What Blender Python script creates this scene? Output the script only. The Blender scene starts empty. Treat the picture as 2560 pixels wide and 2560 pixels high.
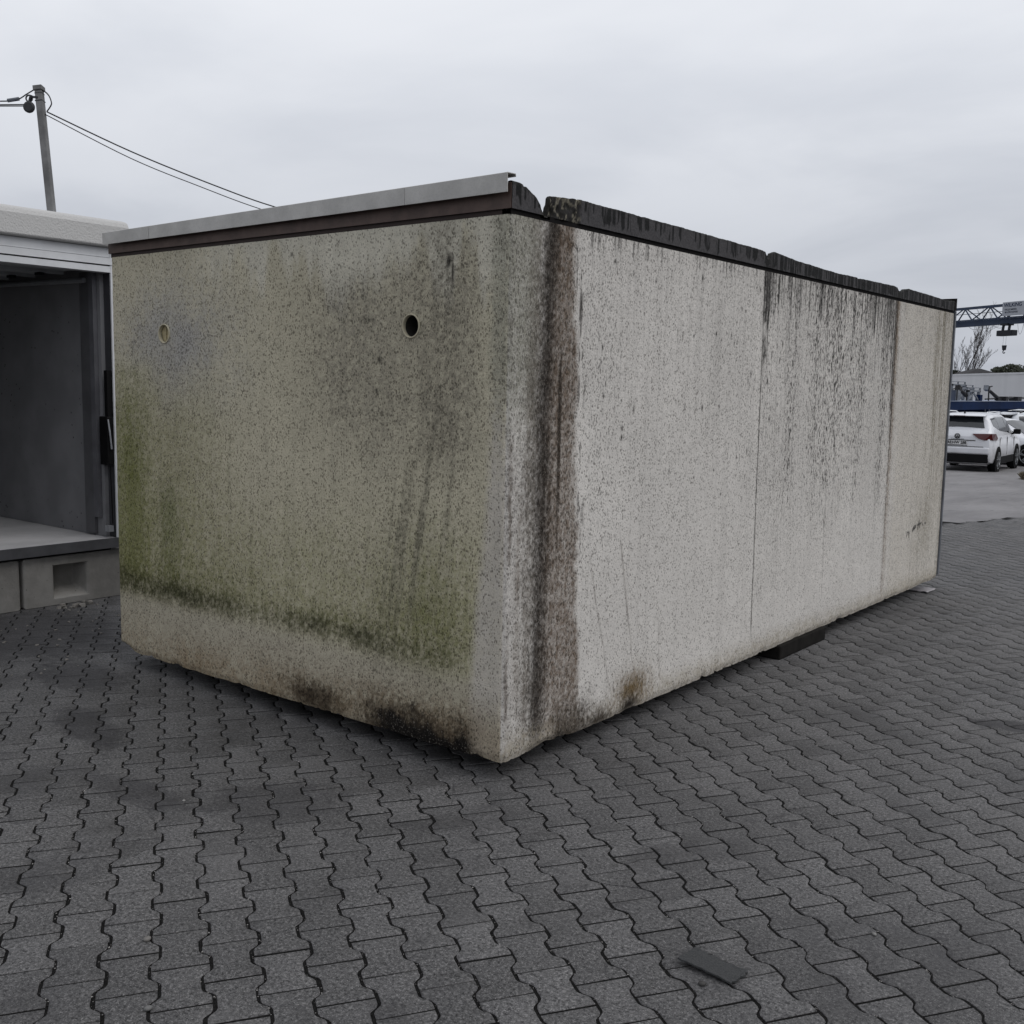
import bpy, math, random
import numpy as np
from mathutils import Vector, Matrix

SC = bpy.context.scene
COL = SC.collection
R = math.radians
random.seed(11)
RNG = np.random.default_rng(7)

# ------------------------------------------------------------------ camera
cam_d = bpy.data.cameras.new('camera')
cam = bpy.data.objects.new('camera', cam_d)
COL.objects.link(cam)
cam.location = (2.6032, -3.2620, 1.6409)
cam.rotation_euler = (R(83.15226), R(-1.08882), R(38.37864))
cam_d.sensor_width = 36.0
cam_d.lens = 36.832
cam_d.clip_start = 0.05
cam_d.clip_end = 3000
SC.camera = cam

# ------------------------------------------------------------------ sky
world = bpy.data.worlds.new('World')
SC.world = world
world.use_nodes = True
wn, wl = world.node_tree.nodes, world.node_tree.links
wn.clear()
SUN_AZ, SUN_EL = R(74), R(48)            # compass angle from +y towards +x, height

def build_sky():
    out = wn.new('ShaderNodeOutputWorld')
    bg = wn.new('ShaderNodeBackground')
    sky = wn.new('ShaderNodeTexSky')
    sky.sky_type = 'NISHITA'
    sky.sun_disc = False
    sky.sun_elevation = SUN_EL
    sky.sun_rotation = SUN_AZ
    sky.air_density, sky.dust_density, sky.ozone_density = 1.0, 3.0, 1.0
    tc = wn.new('ShaderNodeTexCoord')
    sep = wn.new('ShaderNodeSeparateXYZ')
    wl.new(tc.outputs['Generated'], sep.inputs[0])
    # flat cloud deck: direction divided by its height
    hz = wn.new('ShaderNodeMath'); hz.operation = 'MAXIMUM'; hz.inputs[1].default_value = 0.0
    wl.new(sep.outputs['Z'], hz.inputs[0])
    den = wn.new('ShaderNodeMath'); den.operation = 'ADD'; den.inputs[1].default_value = 0.16
    wl.new(hz.outputs[0], den.inputs[0])
    dv = wn.new('ShaderNodeVectorMath'); dv.operation = 'DIVIDE'
    cmb = wn.new('ShaderNodeCombineXYZ')
    for i in range(3):
        wl.new(den.outputs[0], cmb.inputs[i])
    wl.new(tc.outputs['Generated'], dv.inputs[0]); wl.new(cmb.outputs[0], dv.inputs[1])
    mp = wn.new('ShaderNodeMapping'); mp.inputs['Location'].default_value = (3.1, 1.7, 0.4)
    mp.inputs['Scale'].default_value = (0.75, 0.95, 0.25)
    wl.new(dv.outputs[0], mp.inputs['Vector'])
    n1 = wn.new('ShaderNodeTexNoise'); n1.inputs['Scale'].default_value = 1.15
    n1.inputs['Detail'].default_value = 5; n1.inputs['Roughness'].default_value = 0.52
    n1.inputs['Distortion'].default_value = 0.35
    wl.new(mp.outputs[0], n1.inputs['Vector'])
    cr = wn.new('ShaderNodeMapRange'); cr.inputs['From Min'].default_value = 0.33; cr.inputs['From Max'].default_value = 0.68
    cr.interpolation_type = 'SMOOTHSTEP'
    wl.new(n1.outputs['Fac'], cr.inputs['Value'])
    # overcast deck gets brighter towards the zenith
    g = wn.new('ShaderNodeMapRange'); g.inputs['From Min'].default_value = 0.0; g.inputs['From Max'].default_value = 0.34
    g.interpolation_type = 'SMOOTHSTEP'
    wl.new(hz.outputs[0], g.inputs['Value'])
    lo = wn.new('ShaderNodeMixRGB'); lo.inputs[1].default_value = (0.46, 0.488, 0.550, 1); lo.inputs[2].default_value = (0.755, 0.785, 0.848, 1)
    hi = wn.new('ShaderNodeMixRGB'); hi.inputs[1].default_value = (0.56, 0.588, 0.65, 1); hi.inputs[2].default_value = (0.89, 0.913, 0.963, 1)
    wl.new(g.outputs[0], lo.inputs[0]); wl.new(g.outputs[0], hi.inputs[0])
    mix = wn.new('ShaderNodeMixRGB')
    wl.new(cr.outputs[0], mix.inputs[0]); wl.new(lo.outputs[0], mix.inputs[1]); wl.new(hi.outputs[0], mix.inputs[2])
    # a little of the clear sky's blue bleeds through the deck
    sc = wn.new('ShaderNodeMixRGB'); sc.blend_type = 'MULTIPLY'; sc.inputs[0].default_value = 1
    sc.inputs[2].default_value = (0.05, 0.05, 0.05, 1)
    wl.new(sky.outputs[0], sc.inputs[1])
    fin = wn.new('ShaderNodeMixRGB'); fin.inputs[0].default_value = 0.08
    wl.new(mix.outputs[0], fin.inputs[1]); wl.new(sc.outputs[0], fin.inputs[2])
    wl.new(fin.outputs[0], bg.inputs['Color'])
    bg.inputs['Strength'].default_value = 1.0
    wl.new(bg.outputs[0], out.inputs['Surface'])
build_sky()

# ------------------------------------------------------------------ sun (veiled by cloud)
sun_d = bpy.data.lights.new('sun', 'SUN')
sun_d.energy = 0.95
sun_d.angle = R(55)
sun_d.color = (1.0, 0.97, 0.93)
sun = bpy.data.objects.new('sun', sun_d)
COL.objects.link(sun)
sdir = Vector((math.sin(SUN_AZ) * math.cos(SUN_EL), math.cos(SUN_AZ) * math.cos(SUN_EL), math.sin(SUN_EL)))
sun.rotation_euler = (-sdir).to_track_quat('-Z', 'Y').to_euler()
sun.location = sdir * 60

# ------------------------------------------------------------------ exposure
SC.view_settings.view_transform = 'Standard'
SC.view_settings.look = 'None'
SC.view_settings.exposure = 0.0
SC.view_settings.gamma = 1.0
SC.view_settings.use_curve_mapping = False
SC.render.engine = 'CYCLES'
SC.cycles.max_bounces = 6

# ------------------------------------------------------------------ helpers
class MB:
    """collects faces of one part"""
    def __init__(self):
        self.v, self.f = [], []
    def add(self, vs, fs):
        b = len(self.v)
        self.v += [tuple(p) for p in vs]
        self.f += [tuple(b + i for i in f) for f in fs]
        return self
    def box(self, x0, x1, y0, y1, z0, z1):
        return self.add([(x0, y0, z0), (x1, y0, z0), (x1, y1, z0), (x0, y1, z0), (x0, y0, z1), (x1, y0, z1), (x1, y1, z1), (x0, y1, z1)],
                        [(3, 2, 1, 0), (4, 5, 6, 7), (0, 1, 5, 4), (1, 2, 6, 5), (2, 3, 7, 6), (3, 0, 4, 7)])
    def cbox(self, c, s):
        return self.box(c[0] - s[0] / 2, c[0] + s[0] / 2, c[1] - s[1] / 2, c[1] + s[1] / 2, c[2] - s[2] / 2, c[2] + s[2] / 2)
    def bar(self, a, b, w, h=None):
        """square bar between two points"""
        a, b = Vector(a), Vector(b); d = (b - a).normalized(); h = h or w
        u = d.cross(Vector((0, 0, 1)))
        if u.length < 1e-3: u = Vector((1, 0, 0))
        u.normalize(); t = u.cross(d)
        vs = []
        for p in (a, b):
            for su, st in ((-1, -1), (1, -1), (1, 1), (-1, 1)):
                vs.append(p + u * su * w / 2 + t * st * h / 2)
        return self.add(vs, [(3, 2, 1, 0), (4, 5, 6, 7), (0, 1, 5, 4), (1, 2, 6, 5), (2, 3, 7, 6), (3, 0, 4, 7)])
    def tube(self, pts, r, n=8, cap=True):
        pts = [Vector(p) for p in pts]
        rs = r if isinstance(r, (list, tuple)) else [r] * len(pts)
        prev = None; vs = []
        for i, p in enumerate(pts):
            d = (pts[min(i + 1, len(pts) - 1)] - pts[max(i - 1, 0)]).normalized()
            if prev is None:
                u = d.cross(Vector((0, 0, 1)))
                if u.length < 1e-3: u = Vector((1, 0, 0))
            else:
                u = prev - d * prev.dot(d)
            u.normalize(); prev = u; t = d.cross(u)
            for k in range(n):
                a = 2 * math.pi * k / n
                vs.append(p + (u * math.cos(a) + t * math.sin(a)) * rs[i])
        fs = []
        for i in range(len(pts) - 1):
            for k in range(n):
                k2 = (k + 1) % n
                fs.append((i * n + k, i * n + k2, (i + 1) * n + k2, (i + 1) * n + k))
        if cap:
            fs.append(tuple(range(n))[::-1]); fs.append(tuple((len(pts) - 1) * n + k for k in range(n)))
        return self.add(vs, fs)
    def prism(self, poly, axis, a, b):
        """closed polygon (2D) swept along an axis"""
        def P(p, t):
            if axis == 'x': return (t, p[0], p[1])
            if axis == 'y': return (p[0], t, p[1])
            return (p[0], p[1], t)
        n = len(poly)
        vs = [P(p, a) for p in poly] + [P(p, b) for p in poly]
        fs = [tuple(range(n))[::-1], tuple(range(n, 2 * n))] + [(i, (i + 1) % n, n + (i + 1) % n, n + i) for i in range(n)]
        return self.add(vs, fs)
    def lathe(self, prof, c, axis='z', n=20):
        vs, fs = [], []
        for (r, h) in prof:
            for k in range(n):
                a = 2 * math.pi * k / n
                x, y = r * math.cos(a), r * math.sin(a)
                p = (x, y, h) if axis == 'z' else ((h, x, y) if axis == 'x' else (x, h, y))
                vs.append((p[0] + c[0], p[1] + c[1], p[2] + c[2]))
        for i in range(len(prof) - 1):
            for k in range(n):
                k2 = (k + 1) % n
                fs.append((i * n + k, i * n + k2, (i + 1) * n + k2, (i + 1) * n + k))
        return self.add(vs, fs)
    def build(self, name, mat, parent=None, world=False, smooth=False, bevel=0.0, seg=2, kind=None, label=None):
        off = Vector(parent['_loc']) if (world and parent is not None) else Vector((0, 0, 0))
        me = bpy.data.meshes.new(name)
        me.from_pydata([(p[0] - off.x, p[1] - off.y, p[2] - off.z) for p in self.v], [], self.f)
        me.update()
        me.validate()
        if mat: me.materials.append(mat)
        return link_mesh(name, me, parent, smooth, bevel, seg, kind, label)

def link_mesh(name, me, parent=None, smooth=False, bevel=0.0, seg=2, kind=None, label=None):
    o = bpy.data.objects.new(name, me)
    COL.objects.link(o)
    if parent is not None: o.parent = parent
    if smooth:
        me.polygons.foreach_set('use_smooth', [True] * len(me.polygons))
    if bevel:
        m = o.modifiers.new('bevel', 'BEVEL'); m.width = bevel; m.segments = seg; m.limit_method = 'ANGLE'; m.angle_limit = R(35)
    if kind: o['kind'] = kind
    if label: o['label'] = label
    return o

def thing(name, label, cat, loc=(0, 0, 0), rz=0.0, group=None):
    o = bpy.data.objects.new(name, None)
    COL.objects.link(o)
    o.location = loc; o.rotation_euler = (0, 0, rz)
    o['_loc'] = list(loc)
    o.empty_display_size = 0.2
    return tag(o, label, cat, group)

def tag(o, label, cat, group=None, kind=None):
    if label: o['label'] = label
    if cat: o['category'] = cat
    if group: o['group'] = group
    if kind: o['kind'] = kind
    return o

def grid_mesh(name, P, quads_keep=None, attrs=None, flip=False):
    """P: (n,m,3) array -> quad grid; attrs: dict name->(n,m,4) colours"""
    n, m = P.shape[:2]
    idx = np.arange(n * m).reshape(n, m)
    q = np.stack([idx[:-1, :-1], idx[1:, :-1], idx[1:, 1:], idx[:-1, 1:]], -1).reshape(-1, 4)
    if quads_keep is not None: q = q[quads_keep.reshape(-1)]
    if flip: q = q[:, ::-1]
    me = bpy.data.meshes.new(name)
    me.vertices.add(n * m)
    me.vertices.foreach_set('co', P.reshape(-1).astype(np.float32))
    me.loops.add(len(q) * 4)
    me.loops.foreach_set('vertex_index', q.reshape(-1).astype(np.int32))
    me.polygons.add(len(q))
    me.polygons.foreach_set('loop_start', (np.arange(len(q)) * 4).astype(np.int32))
    me.update(calc_edges=True)
    for k, a in (attrs or {}).items():
        ca = me.color_attributes.new(k, 'FLOAT_COLOR', 'POINT')
        ca.data.foreach_set('color', a.reshape(-1).astype(np.float32))
    return me

def arr_mesh(name, V, F4=None, F3=None):
    """big mesh from numpy vertex and face arrays"""
    me = bpy.data.meshes.new(name)
    me.vertices.add(len(V)); me.vertices.foreach_set('co', V.reshape(-1).astype(np.float32))
    tot = []; starts = []; s = 0
    for F in (F4, F3):
        if F is None or len(F) == 0: continue
        k = F.shape[1]
        tot.append(F.reshape(-1)); starts.append(s + np.arange(len(F)) * k); s += F.size
    li = np.concatenate(tot).astype(np.int32); st = np.concatenate(starts).astype(np.int32)
    me.loops.add(len(li)); me.loops.foreach_set('vertex_index', li)
    me.polygons.add(len(st)); me.polygons.foreach_set('loop_start', st)
    me.update(calc_edges=True)
    return me

# --- noise on arrays
def vnoise(x, y, seed=0):
    def h(i, j):
        n = (i.astype(np.int64) * 374761393 + j.astype(np.int64) * 668265263 + seed * 974634777) & 0x7fffffff
        n = ((n ^ (n >> 13)) * 1274126177) & 0x7fffffff
        return ((n ^ (n >> 16)) & 0xffff) / 65535.0
    xi, yi = np.floor(x), np.floor(y)
    fx, fy = x - xi, y - yi
    fx = fx * fx * (3 - 2 * fx); fy = fy * fy * (3 - 2 * fy)
    a, b, c, d = h(xi, yi), h(xi + 1, yi), h(xi, yi + 1), h(xi + 1, yi + 1)
    return (a * (1 - fx) + b * fx) * (1 - fy) + (c * (1 - fx) + d * fx) * fy

def fbm(x, y, sc, seed=0, octv=4, sx=1.0, sy=1.0, gain=0.5):
    t, amp, tot = 0, 1.0, 0
    x, y = np.asarray(x) * sc * sx, np.asarray(y) * sc * sy
    for o in range(octv):
        t = t + amp * vnoise(x * 2 ** o + 17.3 * o, y * 2 ** o + 9.1 * o, seed + o)
        tot += amp; amp *= gain
    return t / tot

def sst(a, b, x):
    t = np.clip((x - a) / (b - a), 0, 1)
    return t * t * (3 - 2 * t)

def gau(x, c, w): return np.exp(-((x - c) / w) ** 2)

# ------------------------------------------------------------------ materials
class NT:
    def __init__(self, name, rough=0.8, spec=0.3, metal=0.0):
        self.m = bpy.data.materials.new(name); self.m.use_nodes = True
        self.n, self.l = self.m.node_tree.nodes, self.m.node_tree.links
        self.b = self.n['Principled BSDF']
        self.b.inputs['Roughness'].default_value = rough
        self.b.inputs['Specular IOR Level'].default_value = spec
        self.b.inputs['Metallic'].default_value = metal
        self._co = None
    def coord(self, which='Object'):
        if which == 'World':
            g = self.n.new('ShaderNodeNewGeometry'); return g.outputs['Position']
        if self._co is None:
            self._co = self.n.new('ShaderNodeTexCoord')
        return self._co.outputs[which]
    def map(self, src, scale=(1, 1, 1), loc=(0, 0, 0), rot=(0, 0, 0)):
        m = self.n.new('ShaderNodeMapping')
        m.inputs['Scale'].default_value = scale; m.inputs['Location'].default_value = loc; m.inputs['Rotation'].default_value = rot
        self.l.new(src, m.inputs['Vector']); return m.outputs[0]
    def noise(self, src, scale, detail=2, rough=0.5, dist=0.0):
        t = self.n.new('ShaderNodeTexNoise')
        t.inputs['Scale'].default_value = scale; t.inputs['Detail'].default_value = detail
        t.inputs['Roughness'].default_value = rough; t.inputs['Distortion'].default_value = dist
        if src is not None: self.l.new(src, t.inputs['Vector'])
        return t.outputs['Fac']
    def voro(self, src, scale, feature='F1', rnd=1.0, out='Distance'):
        t = self.n.new('ShaderNodeTexVoronoi'); t.feature = feature
        t.inputs['Scale'].default_value = scale; t.inputs['Randomness'].default_value = rnd
        self.l.new(src, t.inputs['Vector']); return t.outputs[out]
    def math(self, op, a, b=0.0, c=0.0, clamp=False):
        m = self.n.new('ShaderNodeMath'); m.operation = op; m.use_clamp = clamp
        for i, v in enumerate((a, b, c)):
            if isinstance(v, (int, float)): m.inputs[i].default_value = v
            else: self.l.new(v, m.inputs[i])
        return m.outputs[0]
    def rng(self, v, a, b, c=0.0, d=1.0, smooth=True):
        m = self.n.new('ShaderNodeMapRange')
        if smooth: m.interpolation_type = 'SMOOTHSTEP'
        for k, x in (('From Min', a), ('From Max', b), ('To Min', c), ('To Max', d)):
            if isinstance(x, (int, float)): m.inputs[k].default_value = x
            else: self.l.new(x, m.inputs[k])
        self.l.new(v, m.inputs['Value']); return m.outputs[0]
    def mix(self, f, a, b, mode='MIX'):
        m = self.n.new('ShaderNodeMixRGB'); m.blend_type = mode
        for i, v in enumerate((f, a, b)):
            if isinstance(v, (int, float)): m.inputs[i].default_value = v if i == 0 else (v, v, v, 1)
            elif isinstance(v, (tuple, list)): m.inputs[i].default_value = tuple(v) + ((1,) if len(v) == 3 else ())
            else: self.l.new(v, m.inputs[i])
        return m.outputs[0]
    def color(self, v):
        if isinstance(v, (tuple, list)): self.b.inputs['Base Color'].default_value = tuple(v) + (1,)
        else: self.l.new(v, self.b.inputs['Base Color'])
        return self
    def rough(self, v): self.l.new(v, self.b.inputs['Roughness']); return self
    def bump(self, h, strength=0.3, dist=0.01):
        b = self.n.new('ShaderNodeBump'); b.inputs['Strength'].default_value = strength; b.inputs['Distance'].default_value = dist
        self.l.new(h, b.inputs['Height']); self.l.new(b.outputs[0], self.b.inputs['Normal']); return self
    def attr(self, name, out='Color'):
        a = self.n.new('ShaderNodeAttribute'); a.attribute_name = name; return a.outputs[out]

def plain(name, col, rough=0.7, spec=0.3, metal=0.0, var=0.15, scale=6.0, fine=0.0):
    """a surface with light dirt variation"""
    t = NT(name, rough, spec, metal)
    n = t.noise(t.coord('Object'), scale, 5, 0.6)
    f = t.rng(n, 0.3, 0.7)
    c = t.mix(f, tuple(x * (1 - var) for x in col), tuple(min(1, x * (1 + var)) for x in col))
    if fine:
        n2 = t.noise(t.coord('Object'), 160, 2, 0.6)
        c = t.mix(t.rng(n2, 0.5, 0.62, 0, fine), c, tuple(x * 0.35 for x in col))
    t.color(c)
    return t.m

# ================================================================== THE GROUND
def hgt(x, y):
    """the yard is level near the garage and falls away gently behind it"""
    y = np.asarray(y, dtype=float)
    a = np.clip(y - 9.5, 0, None)
    s = np.where(a < 2.0, a * a / 4.0, a - 1.0)
    z = -0.0285 * np.minimum(s, 19.0) - 0.011 * np.clip(a - 20.0, 0, 32)
    return z + 0 * np.asarray(x)

def mat_paver():
    t = NT('concrete_paver', 0.78, 0.35)
    oi = t.n.new('ShaderNodeObjectInfo'); ge = t.n.new('ShaderNodeNewGeometry')
    rnd = t.math('FRACT', t.math('ADD', oi.outputs['Random'], ge.outputs['Random Per Island']))
    pos = ge.outputs['Position']
    tint = t.rng(rnd, 0, 1, 0.80, 1.20, False)
    fine = t.noise(pos, 250, 3, 0.75)
    med = t.noise(pos, 55, 4, 0.65)
    mid = t.noise(t.map(pos, (1, 1, 1), (7, 3, 0)), 92, 3, 0.75)
    base = t.mix(t.rng(med, 0.3, 0.72), (0.068, 0.0665, 0.067), (0.112, 0.109, 0.1095))
    base = t.mix(t.rng(mid, 0.47, 0.37, 0, 0.95), base, (0.020, 0.0197, 0.020))
    base = t.mix(t.rng(mid, 0.54, 0.65, 0, 0.85), base, (0.205, 0.200, 0.198))
    base = t.mix(1.0, base, t.mix(1.0, (1, 1, 1), tint, 'MULTIPLY'), 'MULTIPLY')
    # aggregate: pale and dark grains
    base = t.mix(t.rng(fine, 0.57, 0.66, 0, 0.85), base, (0.20, 0.196, 0.194))
    base = t.mix(t.rng(fine, 0.44, 0.35, 0, 0.9), base, (0.024, 0.024, 0.025))
    v = t.voro(pos, 95)
    grit = t.rng(v, 0.20, 0.13, 0, 1)
    base = t.mix(t.math('MULTIPLY', grit, 0.6), base, (0.30, 0.29, 0.285))
    # pores
    v2 = t.voro(t.map(pos, (1, 1, 1), (3.3, 1.1, 0)), 62)
    pore = t.rng(v2, 0.15, 0.09, 0, 1)
    base = t.mix(t.math('MULTIPLY', pore, 0.75), base, (0.02, 0.02, 0.02))
    # worn, dirty and oily areas
    big = t.noise(pos, 1.7, 4, 0.6, 0.6)
    base = t.mix(t.rng(big, 0.48, 0.72, 0, 0.50), base, (0.028, 0.027, 0.029))
    base = t.mix(t.rng(big, 0.46, 0.28, 0, 0.42), base, (0.135, 0.131, 0.131))
    sc = t.noise(t.map(pos, (1, 1, 1), (5, 2, 0), (0, 0, 0.6)), 9, 5, 0.7, 1.5)
    base = t.mix(t.rng(sc, 0.57, 0.70, 0, 0.62), base, (0.035, 0.034, 0.036))
    base = t.mix(t.rng(sc, 0.40, 0.26, 0, 0.45), base, (0.15, 0.146, 0.143))
    # spills with a shape of their own; one patch also holds painted shade
    wob = t.noise(pos, 11, 6, 0.78)
    for (x, y, rx, ry, a, k) in ((-1.95, -0.72, 0.55, 0.16, -0.25, 0.52), (-1.05, -1.02, 0.42, 0.14, 0.1, 0.48),
                                 (-0.55, -0.72, 0.40, 0.30, 0.5, 0.42), (1.45, 2.30, 0.34, 0.14, 0.35, 0.62),
                                 (-3.9, 0.0, 1.1, 0.9, 0.2, 0.55),  # dirt and shade before the open garage, painted as one patch
                                 (-2.75, -0.3, 0.5, 0.28, 0.0, 0.5)):
        d = t.map(pos, (1, 1, 0), (-x, -y, 0))
        mp = t.n.new('ShaderNodeMapping'); mp.vector_type = 'TEXTURE'
        mp.inputs['Rotation'].default_value = (0, 0, a); mp.inputs['Scale'].default_value = (rx, ry, 1)
        t.l.new(d, mp.inputs['Vector'])
        ln = t.n.new('ShaderNodeVectorMath'); ln.operation = 'LENGTH'; t.l.new(mp.outputs[0], ln.inputs[0])
        q = t.math('ADD', ln.outputs['Value'], t.math('MULTIPLY', wob, 1.5))
        base = t.mix(t.rng(q, 1.62, 1.22, 0, k), base, (0.022, 0.021, 0.024))
    t.color(base)
    hsum = t.math('ADD', t.math('MULTIPLY', fine, 0.5), t.math('MULTIPLY', med, 0.9))
    hsum = t.math('SUBTRACT', hsum, t.math('MULTIPLY', pore, 0.8))
    t.bump(hsum, 0.7, 0.003)
    t.rough(t.rng(big, 0.35, 0.7, 0.84, 0.62))
    return t.m

def mat_joint():
    t = NT('joint_sand', 0.95, 0.1)
    p = t.coord('World')
    n = t.noise(p, 210, 3, 0.75)
    c = t.mix(t.rng(n, 0.35, 0.66), (0.002, 0.002, 0.002), (0.016, 0.0155, 0.015))
    t.color(c); t.bump(n, 0.8, 0.004)
    return t.m

def mat_yard():
    t = NT('worn_yard_surface', 0.85, 0.25)
    p = t.coord('World')
    a = t.noise(t.map(p, (0.8, 0.22, 1), rot=(0, 0, 0.5)), 1.6, 6, 0.65, 0.4)
    b = t.noise(t.map(p, (1, 1, 1)), 14, 5, 0.7)
    c = t.mix(t.rng(a, 0.3, 0.7), (0.16, 0.155, 0.158), (0.235, 0.228, 0.23))
    c = t.mix(t.rng(b, 0.52, 0.75, 0, 0.5), c, (0.10, 0.098, 0.10))
    s = t.noise(t.map(p, (3.2, 0.35, 1), rot=(0, 0, 1.25)), 2.2, 4, 0.6, 0.5)
    c = t.mix(t.rng(s, 0.58, 0.72, 0, 0.55), c, (0.095, 0.093, 0.097))
    t.color(c); t.bump(b, 0.4, 0.01)
    return t.m

def mat_earth():
    t = NT('dark_grit', 0.95, 0.1)
    p = t.coord('World')
    n = t.noise(p, 0.8, 6, 0.65)
    t.color(t.mix(t.rng(n, 0.3, 0.7), (0.10, 0.098, 0.10), (0.16, 0.155, 0.155)))
    return t.m

M_PAVER, M_JOINT, M_YARD, M_EARTH = mat_paver(), mat_joint(), mat_yard(), mat_earth()

def build_ground():
    xs = np.concatenate([[-900, -400, -150, -70], np.arange(-40, 41, 4.0), [70, 150, 400, 900]])
    ys = np.concatenate([[-900, -300, -80, -20, -8], np.arange(0, 66, 3.0), [75, 100, 150, 300, 900]])
    X, Y = np.meshgrid(xs, ys, indexing='ij')
    Z = hgt(X, Y) - 0.06
    me = grid_mesh('ground', np.stack([X, Y, Z], -1))
    me.materials.append(M_EARTH)
    o = link_mesh('ground', me); o['kind'] = 'structure'; o['label'] = 'dark grit subsoil under the whole yard'
    # pale worn yard behind the paving, straight edge towards it
    ys = np.concatenate([np.arange(6.0, 32, 0.5), np.arange(32, 70, 3.0)])
    rows = []
    for y in ys:
        xe = EDGE(y)
        rows.append([(x, y, 0) for x in (xe, xe - 0.6, xe - 2, xe - 5, xe - 10, xe - 20, xe - 40)])
    P = np.array(rows, dtype=float); P[..., 2] = hgt(P[..., 0], P[..., 1]) - 0.006
    me = grid_mesh('worn_yard', P, flip=False); me.materials.append(M_YARD)
    o = link_mesh('worn_yard', me); o['kind'] = 'structure'; o['label'] = 'pale worn concrete yard behind the paving'

def EDGE(y): return -1.35 + 0.226 * (y - 10.49)

def in_paving(x, y):
    return (x > -7.5) & (y > -4.2) & (y < 60) & (x < 16) & ((y < 6.6) | (x > EDGE(y) + 0.06))

def build_paving():
    o0 = np.array([0.0078, -1.5344]); e = np.array([0.07647, 0.11673]); n = np.array([-0.16681, 0.11147])
    P, Q = np.hypot(*e), np.hypot(*n); eh, nh = e / P, n / Q
    # bed
    xs = np.arange(-7.5, 16.01, 0.5); ys = np.arange(-4.2, 60, 0.8)
    X, Y = np.meshgrid(xs, ys, indexing='ij')
    keep = in_paving((X + 0.25), (Y + 0.4))[:-1, :-1]
    Zb = hgt(X, Y) - 0.0021
    me = grid_mesh('paved_yard', np.stack([X, Y, Zb], -1), keep)
    me.materials.append(M_JOINT)
    root = link_mesh('paved_yard', me); root['kind'] = 'structure'; root['_loc'] = [0, 0, 0]
    root['label'] = 'yard of interlocking grey concrete paving stones'
    # stone outline (local: u across the course, v along it)
    g, tth = 0.0100, 0.0136
    fr = np.array([-1, -.72, -.60, -.40, -.28, .28, .40, .60, .72, 1.0])
    pr = np.array([1, 1, .70, -.70, -1, -1, -.70, .70, 1, 1.0])
    Lh = Q / 2 - 0.0036
    def outline(jit, seed):
        r = np.random.default_rng(seed)
        w = P / 2 - g / 2 + tth * pr
        right = np.stack([w, fr * Lh], 1); left = np.stack([-w[::-1], fr[::-1] * Lh], 1)
        p = np.concatenate([right, left])
        return p + r.normal(0, jit, p.shape)
    def stone_verts(seed, jit=0.0006):
        p = outline(jit, seed); r = np.random.default_rng(seed + 99)
        k = len(p)
        cen = p.mean(0)
        nrm = np.zeros_like(p)
        for a in range(k):
            d = p[(a + 1) % k] - p[a - 1]; d /= np.hypot(*d); nrm[a] = (-d[1], d[0])   # inward for ccw order
        ins = 0.0020 + r.uniform(-0.0006, 0.0016, (k, 1)) + .006 * (r.random((k, 1)) < .05)
        top = p + nrm * ins
        tz = np.zeros(k); bz = np.full(k, -0.0013) + r.uniform(-0.0004, 0.0004, k)
        V = np.concatenate([np.column_stack([top, tz]), np.column_stack([p, bz]), np.column_stack([p, np.full(k, -0.03)])])
        return V, k
    k = 20
    ring = np.arange(k); nx = (ring + 1) % k
    F4 = np.concatenate([np.stack([ring + k, nx + k, nx, ring], 1), np.stack([ring + 2 * k, nx + 2 * k, nx + k, ring + k], 1)])
    # top as quads between the two long sides
    top = np.array([[a, a + 1, 18 - a, 19 - a] for a in range(9)])
    F4 = np.concatenate([F4, top])
    variants = [stone_verts(s) for s in range(10)]
    # all lattice places in reach
    Rm = np.array(cam.rotation_euler.to_matrix()); Cc = np.array(cam.location); F = 2619.12
    I, J = np.meshgrid(np.arange(-90, 130), np.arange(-90, 130), indexing='ij')
    I, J = I.ravel(), J.ravel()
    cxy = o0 + I[:, None] * e + (J + 0.5 + 0.5 * (I % 2))[:, None] * n
    ok = in_paving(cxy[:, 0], cxy[:, 1])
    ok &= ~((cxy[:, 0] < -0.7) & (cxy[:, 0] > -2.2) & (cxy[:, 1] > 0.7) & (cxy[:, 1] < 5.3))
    cz = hgt(cxy[:, 0], cxy[:, 1])
    P3 = np.column_stack([cxy, cz])
    d = (P3 - Cc) @ Rm
    dep = -d[:, 2]; px = 1280 + F * d[:, 0] / np.maximum(dep, .01); py = 1280 - F * d[:, 1] / np.maximum(dep, .01)
    ok &= (dep > 0.6) & (dep < 17.5) & (px > -520) & (px < 3080) & (py < 3150)
    sel = np.where(ok)[0]
    # the part seen: not behind the concrete garage
    hid = (cxy[:, 0] < 0) & (cxy[:, 0] > -2.85) & (cxy[:, 1] > 0.02)
    inf = (px[sel] > 20) & (px[sel] < 2540) & (py[sel] < 2540) & ~hid[sel]
    order = sel[np.argsort(np.where(inf, dep[sel], dep[sel] + 100))]
    # a few broken stones, each in two pieces
    broken = []
    for gx, gy, an in ((0.62, -0.17, 0.3), (0.93, -0.44, -0.9), (0.80, -0.22, 1.1), (-0.62, -1.30, 0.2), (1.05, -0.30, 0.1), (0.42, -1.02, 0.25), (-1.55, -0.75, 0.4), (-0.95, -1.05, -0.5), (2.0, 0.9, 0.6)):
        c = int(np.argmin(np.hypot(cxy[:, 0] - gx, cxy[:, 1] - gy)))
        if c not in [b[0] for b in broken]: broken.append((c, an))
    bset = [b[0] for b in broken]
    order = np.array([c for c in order if c not in bset])
    near, far = order[:300 - 2 * len(broken)], order[300 - 2 * len(broken):]
    meshes = []
    B = np.array([[eh[0], nh[0]], [eh[1], nh[1]]])
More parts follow.
